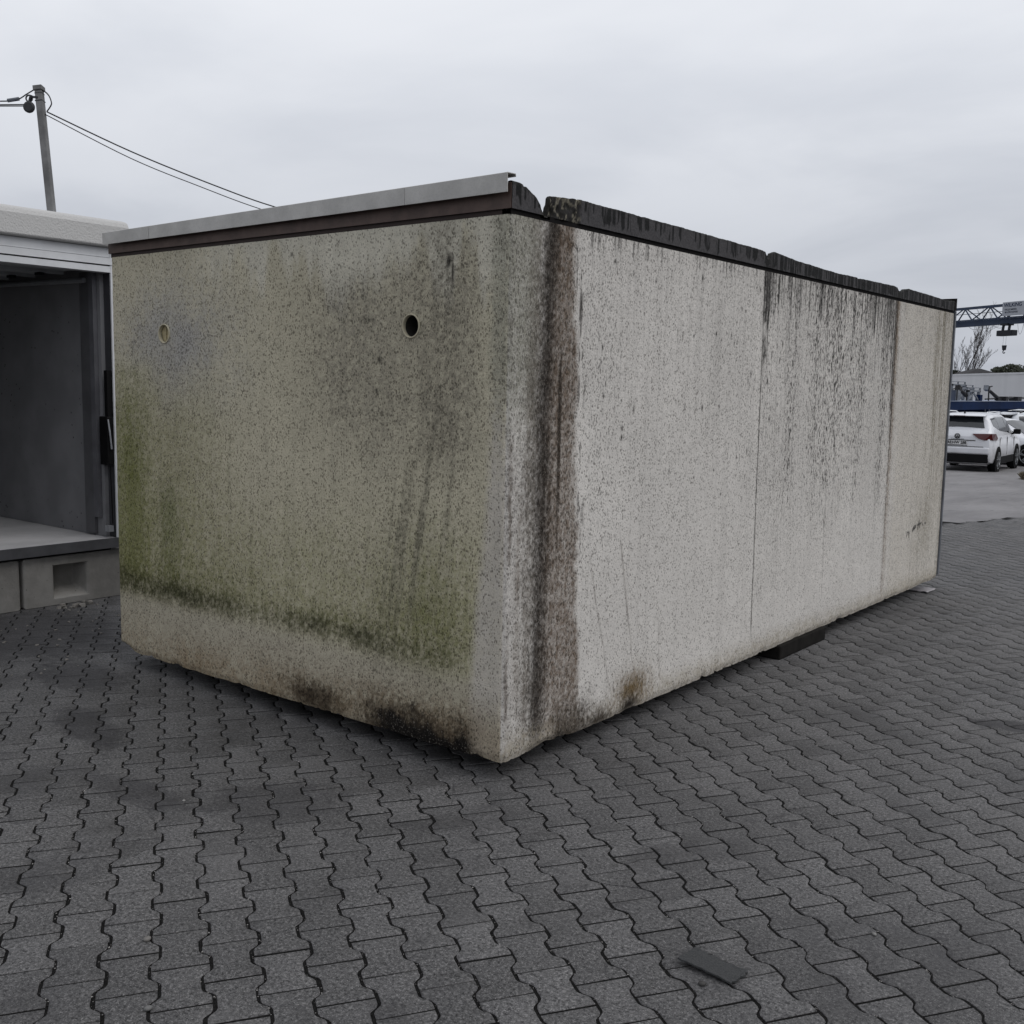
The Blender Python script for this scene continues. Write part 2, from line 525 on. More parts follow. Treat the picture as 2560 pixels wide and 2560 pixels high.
    for V, _ in variants:
        W = V.copy(); W[:, :2] = V[:, :2] @ B.T
        me = arr_mesh('paving_stone', W, F4); me.materials.append(M_PAVER); meshes.append(me)
    rr = random.Random(5)
    for c in near:
        o = bpy.data.objects.new('paving_stone', meshes[rr.randrange(10)])
        COL.objects.link(o); o.parent = root
        o.location = (cxy[c, 0] + rr.gauss(0, .0010), cxy[c, 1] + rr.gauss(0, .0010), cz[c] + max(-.0011, min(.0016, rr.gauss(0, .0008))))
        o.rotation_euler = (rr.gauss(0, .0028), rr.gauss(0, .0028), rr.gauss(0, .005) + (math.pi if rr.random() < .5 else 0))
    cuts = ((5, 4, .35), (3, 5, .5), (6, 6, .4), (4, 2, .6), (2, 3, .5), (7, 5, .3))
    for bi, (c, an) in enumerate(broken):
        p = outline(.0005, c % 97); mi, li, fq = cuts[bi % 6]
        Rp, Lp = p[:10], p[10:][::-1]                      # both sides by rising v
        ca = Rp[mi] * (1 - fq) + Rp[mi + 1] * fq; cb = Lp[li] * (1 - fq) + Lp[li + 1] * fq
        mids = [ca + (cb - ca) * u + np.array((0, rr.gauss(0, .007))) for u in (.25, .5, .75)]
        gp = np.array((0, .0013))
        lower = list(Rp[:mi + 1]) + [ca - gp] + [q - gp for q in mids] + [cb - gp] + list(Lp[:li + 1][::-1])
        upper = [cb + gp] + [q + gp for q in mids[::-1]] + [ca + gp] + list(Rp[mi + 1:]) + list(Lp[li + 1:][::-1])
        for poly in (lower, upper):
            p2 = np.array(poly); k2 = len(p2); cc = p2.mean(0)
            top_ = cc + (p2 - cc) * .976
            W = np.concatenate([np.column_stack([top_ @ B.T, np.zeros(k2)]), np.column_stack([p2 @ B.T, np.full(k2, -.0013)]), np.column_stack([p2 @ B.T, np.full(k2, -.03)])])
            mb = MB(); mb.add([tuple(x) for x in W], [tuple(range(k2))] + [(a + k2, (a + 1) % k2 + k2, (a + 1) % k2, a) for a in range(k2)] + [(a + 2 * k2, (a + 1) % k2 + 2 * k2, (a + 1) % k2 + k2, a + k2) for a in range(k2)])
            o = mb.build('paving_stone', M_PAVER, root)
            o.location = (cxy[c, 0], cxy[c, 1], cz[c] + rr.gauss(0, .0010)); o.rotation_euler = (rr.gauss(0, .006), rr.gauss(0, .006), 0)
    # the rest in one mesh
    m = len(far)
    vi = RNG.integers(0, 10, m)
    VV = np.stack([v for v, _ in variants])[vi]          # m,60,3
    VV = VV.copy(); VV[:, :, :2] = VV[:, :, :2] @ B.T
    tx, ty = RNG.normal(0, .0025, m), RNG.normal(0, .0025, m)
    VV[:, :, 2] += VV[:, :, 0] * tx[:, None] + VV[:, :, 1] * ty[:, None] + np.clip(RNG.normal(0, .0008, m), -.0010, .0016)[:, None]
    VV[:, :, 0] += cxy[far, 0][:, None]; VV[:, :, 1] += cxy[far, 1][:, None]; VV[:, :, 2] += cz[far][:, None]
    FF = (F4[None] + (np.arange(m) * 60)[:, None, None]).reshape(-1, 4)
    me = arr_mesh('paving_stones_further_off', VV.reshape(-1, 3), FF); me.materials.append(M_PAVER)
    o = link_mesh('paving_stones_further_off', me, root); o['kind'] = 'stuff'
    # beyond: the joints can no longer be told apart
    xs = np.arange(-3.2, 16.01, 0.4); ys = np.arange(10.0, 60, 0.5)
    X, Y = np.meshgrid(xs, ys, indexing='ij')
    dd = (np.stack([X, Y, hgt(X, Y)], -1) - Cc) @ Rm
    keep = (in_paving(X + .2, Y + .25) & (-dd[..., 2] > 17.6))[:-1, :-1]
    me = grid_mesh('paving_far', np.stack([X, Y, hgt(X, Y) - 0.003], -1), keep); me.materials.append(M_PAVER)
    o = link_mesh('paving_beyond', me, root); o['kind'] = 'stuff'
    # grit lying in the wide joints and loose on the stones
    rg = np.random.default_rng(3)
    pts = []
    nn = order[:1500]
    for c in nn:
        for _ in range(9 if dep[c] < 4.5 else 4):
            f = rg.uniform(-1, 1); wv = np.interp(f, fr, pr)
            u = (P / 2 + tth * wv) + rg.normal(0, .0028)
            p = cxy[c] + u * eh + f * Lh * nh
            pts.append((p[0], p[1], cz[c] - 0.0016 + rg.uniform(-.0008, .0006), rg.uniform(.0010, .0030) * (1.5 if rg.random() < .06 else 1)))
    for c in nn:
        for _ in range(2):
            if rg.random() < .4:
                p = cxy[c] + rg.uniform(-.06, .06) * eh + rg.uniform(-.09, .09) * nh
                s = rg.uniform(.0007, .0020) * (2.2 if rg.random() < .05 else 1)
                pts.append((p[0], p[1], cz[c] + s * .4, s))
    pts = np.array(pts); m = len(pts)
    oc = np.array([(1, 0, 0), (-1, 0, 0), (0, 1, 0), (0, -1, 0), (0, 0, 1), (0, 0, -1)], float)
    f8 = np.array([(0, 2, 4), (2, 1, 4), (1, 3, 4), (3, 0, 4), (2, 0, 5), (1, 2, 5), (3, 1, 5), (0, 3, 5)])
    V = oc[None] * rg.uniform(.6, 1.35, (m, 6, 1)) * pts[:, 3][:, None, None]
    a = rg.uniform(0, 6.28, m); ca, sa = np.cos(a)[:, None], np.sin(a)[:, None]
    V = np.stack([V[..., 0] * ca - V[..., 1] * sa, V[..., 0] * sa + V[..., 1] * ca, V[..., 2] * .75], -1) + pts[:, None, :3]
    me = arr_mesh('joint_grit', V.reshape(-1, 3), None, (f8[None] + (np.arange(m) * 6)[:, None, None]).reshape(-1, 3))
    t = NT('grit', 0.85, 0.3)
    ge = t.n.new('ShaderNodeNewGeometry')
    t.color(t.mix(t.math('POWER', ge.outputs['Random Per Island'], 2.2), (0.035, 0.033, 0.032), (0.42, 0.40, 0.38)))
    me.materials.append(t.m)
    o = link_mesh('joint_grit', me, root); o['kind'] = 'stuff'

build_ground()
build_paving()

# ================================================================== THE CONCRETE GARAGE
GW, GL, GZ0, GZ1 = 2.846, 5.91, 0.086, 2.306      # width, length, underside and top of the wall

def mat_render():
    """sprayed, weathered render: stains come from the wall's own colour layer, grain and pits from noise"""
    t = NT('weathered_render', 0.9, 0.2)
    col = t.attr('stain'); par = t.attr('grain')
    sp = t.n.new('ShaderNodeSeparateColor'); t.l.new(par, sp.inputs[0])
    den = sp.outputs[0]
    p = t.coord('Object')
    a = t.noise(t.map(p, (1, 1, 0.62)), 165, 3, 0.62)
    b = t.noise(t.map(p, (1, 1, 0.8), (4, 4, 4)), 62, 3, 0.6)
    f = t.noise(p, 260, 2, 0.6)
    v = t.math('ADD', t.math('MULTIPLY', a, 0.72), t.math('MULTIPLY', b, 0.28))
    th = t.rng(den, 0, 1, 0.365, 0.575, False)
    pit0 = t.rng(t.math('SUBTRACT', th, v), 0.0, 0.04, 0, 1)
    # single pits of uneven size, thick in some places and sparse in others
    vt = t.n.new('ShaderNodeTexVoronoi'); vt.inputs['Scale'].default_value = 112
    t.l.new(t.map(p, (1, 1, 0.66), (2, 2, 2)), vt.inputs['Vector']); vd = vt.outputs['Distance']
    vr = t.n.new('ShaderNodeSeparateColor'); t.l.new(vt.outputs['Color'], vr.inputs[0])
    gat = t.noise(t.map(p, (1, 1, 0.7), (9, 1, 5)), 42, 3, 0.65)
    rad = t.math('MULTIPLY', t.rng(gat, 0.30, 0.68, 0.34, 0.66), t.math('ADD', t.math('MULTIPLY', den, 0.8), 0.52))
    pit1 = t.math('MULTIPLY', t.rng(t.math('SUBTRACT', rad, vd), 0.0, 0.12, 0, 1), t.rng(vr.outputs[0], 0.10, 0.85, 0.15, 1.0))
    pit = t.math('MAXIMUM', t.math('MULTIPLY', pit0, 0.50), pit1)
    c = t.mix(t.rng(f, 0.3, 0.7, 0, 1), t.mix(1.0, col, (0.88, 0.88, 0.88), 'MULTIPLY'), t.mix(1.0, col, (1.11, 1.11, 1.11), 'MULTIPLY'))
    dark = t.mix(1.0, col, (0.20, 0.19, 0.18), 'MULTIPLY')
    c = t.mix(t.math('MULTIPLY', pit, sp.outputs[1]), c, dark)
    # pale grain tips where the stain lies thick
    tip = t.math('MULTIPLY', t.rng(v, 0.56, 0.63), sp.outputs[2])
    c = t.mix(tip, c, (0.34, 0.31, 0.27))
    t.color(c)
    h = t.math('SUBTRACT', t.math('ADD', t.math('MULTIPLY', f, 0.35), v), t.math('MULTIPLY', pit, 0.25))
    t.bump(h, 0.75, 0.006)
    return t.m

def mat_rim():
    t = NT('bitumen_rim', 0.75, 0.2)
    col = t.attr('stain'); p = t.coord('Object')
    a = t.noise(p, 90, 4, 0.7)
    c = t.mix(t.rng(a, 0.35, 0.7), t.mix(1.0, col, (0.8, 0.8, 0.8), 'MULTIPLY'), t.mix(1.0, col, (1.25, 1.25, 1.25), 'MULTIPLY'))
    t.color(c); t.bump(a, 0.5, 0.006)
    return t.m

M_RENDER, M_RIM = mat_render(), mat_rim()

def shell_paint(S, Z):
    n1 = fbm(S, Z, 1.7, 1); n2 = fbm(S, Z, 6.0, 2, 5); n3 = fbm(S, Z, 22.0, 3, 3)
    nv = fbm(S, Z, 1.0, 4, 4, 9, 0.9); nf = fbm(S, Z, 1.0, 5, 4, 34, 1.3); nff = fbm(S, Z, 1.0, 6, 3, 85, 1.6)
    C = np.zeros(S.shape + (3,)); D = np.zeros(S.shape); K = np.full(S.shape, 0.80); T = np.zeros(S.shape)
    back = S < 0
    C[back] = (0.520, 0.478, 0.360); C[~back] = (0.665, 0.636, 0.596)
    D[back] = 0.44; D[~back] = 0.36
    gr = .62 * fbm(S, Z, 75, 91, 2) + .26 * fbm(S, Z, 1.0, 92, 3, 70, 7) + .12 * n2
    gr = np.clip((gr - .5) * 2.6 + .5, 0, 1)
    def mix(m, c, d=None, k=None, tp=None):
        nonlocal C, D, K, T
        m = np.clip(m, 0, 1)
        m = np.clip(m + 1.9 * m * (1 - m) * (gr - .5), 0, 1)        # ragged, grainy edges
        C = C * (1 - m[..., None]) + np.array(c) * m[..., None]
        if d is not None: D = D * (1 - m) + d * m
        if k is not None: K = K * (1 - m) + k * m
        if tp is not None: T = T * (1 - m) + tp * m
    C *= (0.88 + 0.24 * n1)[..., None]
    # ---------------- short back wall
    w = back.astype(float)
    mix(w * gau(S, -2.22, .45) * gau(Z, 1.86, .28) * (.4 + 1.0 * n2), (0.40, 0.385, 0.355), .54)
    mix(w * sst(2.02, 2.20, Z + .55 * (nv - .5) + .16 * (nf - .5)) * sst(-2.2, -1.7, S) * .9, (0.575, 0.545, 0.455), .30)
    mix(w * sst(-1.4, -.7, S) * (1 - sst(-.24, -.06, S)) * sst(1.05, 1.6, Z + .5 * (nv - .5)) * (1 - sst(2.05, 2.25, Z + .35 * (nv - .5))) * .50, (0.285, 0.262, 0.208), .66)
    mix(w * gau(S, -.36 + .03 * (n1 - .5), .13) * sst(1.15, 1.5, Z) * (.35 + .9 * nv) * .40, (0.215, 0.196, 0.150), .72)
    mix(w * gau(S, -.95, .20) * sst(1.3, 1.7, Z) * (1 - sst(2.0, 2.2, Z)) * nv * .5, (0.25, 0.23, 0.185), .7)
    mix(w * sst(-1.5, -2.35, S) * sst(.45, .7, Z) * (1 - sst(1.35, 1.78, Z + .3 * (n2 - .5))) * .55, (0.305, 0.290, 0.165), .56)
    mix(w * gau(S, -2.69, .19 + .05 * (n1 - .5)) * sst(.42, .6, Z) * (1 - sst(1.1, 1.95, Z + .3 * (n2 - .5))) * .80, (0.170, 0.180, 0.056), .62)
    mix(w * gau(S, -2.32, .10) * sst(.45, .6, Z) * (1 - sst(.9, 1.2, Z)) * .5 * (.5 + n2), (0.15, 0.165, 0.075), .6)
    for sc, hw, zt, a in ((-1.93, .035, 1.0, .55), (-1.79, .012, 1.45, .75), (-1.62, .02, 1.2, .4), (-1.32, .03, 1.35, .4), (-1.15, .02, .9, .4), (-.62, .03, .9, .5)):
        mix(w * gau(S, sc + .02 * (n2 - .5), hw) * sst(.45, .55, Z) * (1 - sst(zt - .35, zt, Z)) * a * .6 * sst(.30, .72, nf), (0.165, 0.155, 0.115), .75)
    mix(w * gau(S, -.42, .24) * gau(Z, .60, .36) * (.35 + .5 * n2), (0.245, 0.245, 0.125), .62)
    # a band of algae where something once leant against the wall
    zc = .50 + .05 * (n1 - .5) + .035 * (n2 - .5)
    up = np.interp(S, [-2.9, -2.3, -1.6, -1.0, -.2], [.22, .17, .12, .10, .12])
    am = np.interp(S, [-2.846, -2.6, -2.2, -1.8, -1.45, -1.15, -.9, -.6, -.35, -.17], [.86, .97, .93, .68, .50, .74, .86, .82, .55, .0])
    bm = np.where(Z > zc, np.exp(-((Z - zc) / up) ** 2), np.exp(-((Z - zc) / .085) ** 2))
    mix(w * sst(.40, .56, Z) * (1 - sst(.62, 1.25, Z + .25 * (n2 - .5))) * .40, (0.285, 0.280, 0.135), .55)
    mix(w * bm * am * .50, (0.145, 0.148, 0.044), .70)
    bm2 = np.where(Z > zc, np.exp(-((Z - zc) / (up * .38)) ** 2), np.exp(-((Z - zc) / .070) ** 2))
    mix(w * bm2 * am * (.22 + .72 * n2), (0.032, 0.034, 0.014), .85)
    mix(w * (1 - sst(.36, .455, Z + .05 * (n2 - .5))) * .72, (0.43, 0.392, 0.312), .46)
    mix(w * gau(Z, .09, .17) * (.35 + .8 * n2) * .85, (0.275, 0.208, 0.128), .5)
    mix(w * gau(S, -1.16, .20) * gau(Z, .13, .085) * (.2 + .9 * sst(.3, .7, n2)) * (.5 + n3), (0.075, 0.056, 0.037), .8)
    mix(w * sst(-.98, -.66, S) * (1 - sst(-.16, -.05, S)) * (1 - sst(.14, .36, Z + .12 * (n2 - .5))) * .8, (0.150, 0.108, 0.066), .75)
    mix(w * sst(-.92, -.62, S) * (1 - sst(-.20, -.07, S)) * (1 - sst(.11, .24, Z + .14 * (n2 - .5) + .10 * (n3 - .5) - .05 * gau(S, -.55, .20) + .04 * sst(-.42, -.1, S))) * 1.0, (0.013, 0.010, 0.008), 1.0, 1.0, .55)
    # washed strip at the corner
    xl = -.085 - .075 * sst(1.35, .45, Z) + .02 * (n2 - .5)
    strip = w * sst(xl - .035, xl + .025, S)
    mix(strip * sst(1.2, 1.8, Z) * .75, (0.315, 0.305, 0.245), .62)
    mix(strip * (1 - sst(1.25, 1.8, Z + .2 * (n1 - .5))) * sst(.18, .40, Z) * .88, (0.52, 0.482, 0.425), .34)
    mix(strip * (1 - sst(.12, .42, Z)) * .7, (0.36, 0.31, 0.24), .5)
    u = S - .17 * (Z - 1.0)
    lean = fbm(u, Z, 1.0, 12, 4, 40, 1.0)
    mix(w * gau(u, -.47, .16) * gau(Z, 1.02, .42) * sst(.44, .66, lean) * .55, (0.185, 0.172, 0.130), .82)
    mix(w * gau(u, -.60, .22) * gau(Z, .80, .40) * sst(.46, .66, lean) * .36, (0.20, 0.188, 0.14), .75)
    C[back] *= (0.90 + 0.22 * nf[back])[..., None]
    C[back] *= (0.93 + 0.14 * n3[back])[..., None]
    D += np.where(back, .22 * (n2 - .5) + .18 * (nf - .5), 0)
    # ---------------- long side wall
    e = (~back).astype(float)
    top = sst(.9, 2.2, Z)
    C[~back] *= (1.0 - (0.11 * sst(.45, .72, nff) * top + .06 * sst(.5, .8, nf))[~back])[..., None]
    mix(e * (1 - sst(.15, .24, S)) * sst(1.1, 1.75, Z + .3 * (nv - .5)) * .78, (0.300, 0.292, 0.240), .62)
    mix(e * (1 - sst(.10, .22, S)) * (1 - sst(1.2, 1.6, Z)) * .55, (0.42, 0.395, 0.365), .55)
    mix(gau(S, .022 + .030 * (n2 - .5), .013) * sst(.30, .62, fbm(S, Z, 5, 95, 4)) * (1 - sst(1.75, 2.1, Z)) * (.45 + .7 * nf), (0.115, 0.088, 0.066), .85)
    mix(gau(S, .085 + .04 * (n2 - .5), .014) * sst(.35, .6, n1) * (1 - sst(.9, 1.3, Z)) * (.25 + .6 * nf), (0.20, 0.165, 0.13), .7)
    # run-off from the broken rim
    wq = fbm(S * 0, Z, 2.2, 93, 4) - .5; wr = fbm(S, Z, 14, 94, 3) - .5
    sc = np.interp(Z, [.08, .8, 1.6, 2.31], [.225, .232, .240, .262]) + .018 * (nv - .5) + .030 * wq + .030 * wr
    sr = np.interp(Z, [.08, .8, 1.6, 2.31], [.565, .530, .490, .452]) + .040 * (n2 - .5) + .015 * (nf - .5) + .035 * wr
    br = e * sst(sc - .07, sc + .03, S) * (1 - sst(sr - .045, sr + .012, S))
    mix(br * (.80 + .3 * (nv - .5)) * np.interp(Z, [.1, .5, 1.2, 2.3], [.70, .80, .86, .95]), (0.135, 0.086, 0.050), .74, .95, .14)
    wd = np.interp(Z, [.08, .6, 1.3, 1.9, 2.31], [.058, .066, .060, .055, .060])
    core = np.exp(-(np.abs(S - sc) / wd) ** 2.4)
    mix(e * core * (.62 + .55 * nv) * np.interp(Z, [.1, .5, 1.1, 1.7, 2.3], [.93, .9, .84, .93, 1.0]), (0.020, 0.014, 0.010), .92, .95, .40)
    mix(e * gau(S, sc + .115, .030) * (.05 + .9 * sst(.45, .7, nf)) * sst(.7, 1.4, Z), (0.055, 0.040, 0.028), .9, .9, .5)
    fr = e * gau(S, sc - .085, .05) * .6
    mix(fr * (.3 + nf), (0.20, 0.175, 0.145), .9)
    mix(e * gau(S, sr + .02, .022) * sst(.50, .62, fbm(S, Z, 1, 21, 3, 55, 9)) * sst(.7, 1.4, Z) * .85, (0.05, 0.045, 0.04), .9)
    # construction joint
    cr = 2.283 + .013 * (2.3 - Z) + .006 * (fbm(S * 0, Z, 5, 8, 4) - .5)
    mix(e * gau(S, cr, .0062) * sst(.18, .3, Z) * (.65 + .5 * n3), (0.045, 0.040, 0.036), .5)
    mix(e * sst(cr - .01, cr + .01, S) * .10, (0.50, 0.48, 0.45))
    for (sa, sb, za, zb, st) in ((.86, 1.0, .95, .35, .45), (.62, .80, .85, .25, .38), (1.24, 1.27, .5, .2, .3), (3.33, 3.36, 1.2, .3, .3)):
        ln = sa + (sb - sa) * (za - Z) / (za - zb) + .012 * (fbm(S * 0, Z, 9, 31, 3) - .5)
        mix(e * gau(S, ln, .006) * sst(zb - .05, zb + .05, Z) * (1 - sst(za - .1, za + .1, Z)) * st, (0.12, 0.10, 0.085))
    # black runs from the bitumen rim
    rg = np.random.default_rng(21)
    drip = np.zeros(S.shape)
    def run(s0, ln, wdt, amp, ztop=GZ1):
        b = (np.abs(S - s0) < .05) & e.astype(bool)
        if not b.any(): return
        zz = Z[b]; ss = S[b]
        wob = .008 * (vnoise(zz * 6, zz * 0 + s0 * 31, 7) - .5) + .004 * (vnoise(zz * 23, zz * 0 + s0 * 17, 9) - .5)
        brk = sst(.25, .55, vnoise(zz * 16, zz * 0 + s0 * 53, 5) + .25)
        tl = np.clip((ztop - zz) / ln, 0, 1.3)
        drip[b] = np.maximum(drip[b], amp * np.exp(-((ss - s0 - wob) / (wdt * (1.1 - .55 * tl))) ** 2) * (1 - sst(.75, 1.0, tl)) * (.35 + .65 * brk))
    for i in range(260):
        r = rg.random()
        if r < .20: s0 = 2.285 + abs(rg.normal(0, .10))
        elif r < .50: s0 = 4.50 - abs(rg.normal(0, .36))
        else: s0 = rg.uniform(2.3, 4.52)
        run(s0, rg.uniform(.06, .32) * (2.1 if rg.random() < .22 else 1), rg.uniform(.0028, .0062), rg.uniform(.6, 1.0))
    for s0, ln, wdt in ((2.315, .55, .030), (2.345, .38, .022), (2.29, .30, .014), (2.47, .22, .018), (4.47, .95, .022), (4.43, .62, .016), (4.50, 1.2, .018), (4.40, .45, .012), (4.35, .5, .010), (4.30, .42, .010), (4.05, .3, .02), (3.1, .26, .018)):
        run(s0, ln, wdt, .98)
    for i in range(60): run(rg.uniform(.55, 2.25), rg.uniform(.03, .10), rg.uniform(.004, .008), rg.uniform(.3, .7))
    for i in range(70): run(rg.uniform(5.3, 5.88), rg.uniform(.1, .5), rg.uniform(.005, .010), rg.uniform(.25, .6))
    for i in range(26): run(rg.uniform(4.6, 5.3), rg.uniform(.03, .12), rg.uniform(.004, .009), rg.uniform(.3, .8))
    mix(e * drip * .95, (0.017, 0.015, 0.014), .6)
    # dotted remains of older runs
    zone = e * sst(2.25, 2.4, S) * (1 - sst(4.5, 4.6, S))
    dots = fbm(S, Z, 1.0, 41, 3, 170, 44, .6)
    col_ = fbm(S, Z, 1.0, 43, 3, 7, .6); clu = fbm(S, Z, 2.6, 47, 4)
    mix(zone * sst(.695, .745, dots + .34 * (col_ - .5) + .12 * (clu - .5) + .07 * (Z - 1.3)) * sst(.35, 1.3, Z) * .95, (0.030, 0.027, 0.025), .6)
    ln2 = fbm(S, Z, 1.0, 44, 3, 130, 2.2, .6)
    mix(zone * sst(.55, .70, ln2) * sst(.2, 1.2, Z) * .22, (0.22, 0.205, 0.19))
    mix(e * (1 - sst(2.3, 2.5, S)) * sst(.5, .6, S) * sst(.755, .80, fbm(S, Z, 1.0, 46, 3, 135, 48, .6) + .22 * (col_ - .5) + .12 * (clu - .5) + .05 * (Z - 1.4)) * sst(.5, 1.4, Z) * .6, (0.05, 0.046, 0.042))
    for i in range(75):
        s0 = rg.uniform(.65, 4.4) if rg.random() < .85 else rg.uniform(4.7, 5.7)
        z0 = min(2.2, max(.45, rg.normal(1.72, .36)))
        a, b_ = rg.uniform(.0035, .0085), rg.uniform(.006, .020)
        q = (np.abs(S - s0) < .06) & (np.abs(Z - z0) < .14)
        if q.any():
            v = np.exp(-(((S[q] - s0) / a) ** 2 + ((Z[q] - z0) / b_) ** 2)) * (.6 + .9 * n3[q])
            m = np.zeros(S.shape); m[q] = v
            mix(m * e, (0.022, 0.020, 0.018))
    # rusty run below the second break, beige end bay
    mix(e * sst(4.50, 4.72, S + .10 * (nv - .5)) * .70, (0.585, 0.545, 0.482), .36)
    C[~back] *= (1 - (.09 * sst(4.55, 4.7, S) * sst(.45, .75, nf))[~back])[..., None]
    mix(e * gau(S, 4.53, .040) * (.45 + .55 * nf) * np.interp(Z, [.1, 1.0, 2.3], [.42, .62, .85]), (0.215, 0.150, 0.092), .5)
    mix(e * gau(S, 4.505, .011) * (.55 + .5 * n3) * np.interp(Z, [.1, .8, 2.3], [.25, .75, .9]), (0.060, 0.042, 0.030))
    mix(e * gau(S, 5.60, .20) * (.1 + .9 * sst(.42, .66, nff)) * sst(.3, 1.4, Z) * .8, (0.20, 0.175, 0.120), .6)
    mix(e * gau(S, 5.45, .30) * gau(Z, .55, .30) * .40, (0.28, 0.255, 0.205), .35)
    mix(e * sst(5.78, 5.9, S) * (.4 + .6 * nf) * .6, (0.19, 0.178, 0.135), .6)
    # dirty foot of the wall
    mix(e * (1 - sst(.10, .24, Z + .06 * (n2 - .5))) * .62, (0.365, 0.325, 0.255), .4)
    mix(e * (1 - sst(.55, .75, S)) * sst(.30, .42, S) * (1 - sst(.12, .34, Z + .1 * (n2 - .5))) * .82, (0.075, 0.058, 0.043), .95, .9, .5)
    mix(e * gau(S, 1.02, .15) * gau(Z, .19, .085) * (.5 + .9 * n2), (0.165, 0.112, 0.050), .6)
    mix(e * gau(S, .99, .075) * gau(Z, .115, .045) * (.6 + .8 * n2), (0.035, 0.027, 0.020), .9)
    mix(e * gau(S, .72, .10) * gau(Z, .10, .05) * (.4 + .8 * n2), (0.07, 0.055, 0.04), .9)
    # scribble in black near the far end
    for (sa, za, sb, zb) in ((5.03, .53, 5.05, .565), (5.05, .565, 5.09, .555), (5.09, .555, 5.09, .52), (5.17, .56, 5.22, .575), (5.17, .575, 5.25, .585), (5.19, .59, 5.25, .60),
                             (5.29, .565, 5.33, .63), (5.33, .63, 5.34, .57), (5.28, .60, 5.38, .605), (5.41, .60, 5.43, .585), (5.47, .60, 5.49, .595)):
        dx, dz = sb - sa, zb - za; L2 = dx * dx + dz * dz
        tt = np.clip(((S - sa) * dx + (Z - za) * dz) / L2, 0, 1)
        dd = np.hypot(S - sa - tt * dx, Z - za - tt * dz)
        mix(e * np.exp(-(dd / .0075) ** 2), (0.02, 0.02, 0.02))
    # a few knocks on the back wall
    for s0, z0, a, b_ in ((-.725, 1.745, .012, .016), (-.738, 1.61, .008, .014), (-.78, 1.915, .032, .005), (-1.30, 2.23, .008, .008), (-1.62, 2.22, .007, .007), (-.32, 2.14, .012, .03), (-.30, 2.10, .006, .05), (-2.0, 2.21, .007, .006)):
        mix(np.exp(-(((S - s0) / a) ** 2 + ((Z - z0) / b_) ** 2)) * 1.1, (0.025, 0.022, 0.018))
    C[~back] *= (0.95 + 0.10 * n3[~back])[..., None]
    D += np.where(back, 0, .18 * (n2 - .5) + .10 * sst(.5, 1.8, Z) - .04)
    D = np.clip(D, 0, 1); C = np.clip(C, 0.006, 0.75)
    K = np.where(back, K * .95, K * .90)
    one = np.ones(S.shape + (1,))
    return np.concatenate([C, one], -1), np.concatenate([np.stack([D, K, T], -1), one], -1)

VENTS = ((-2.335, 1.882), (-0.531, 1.886))

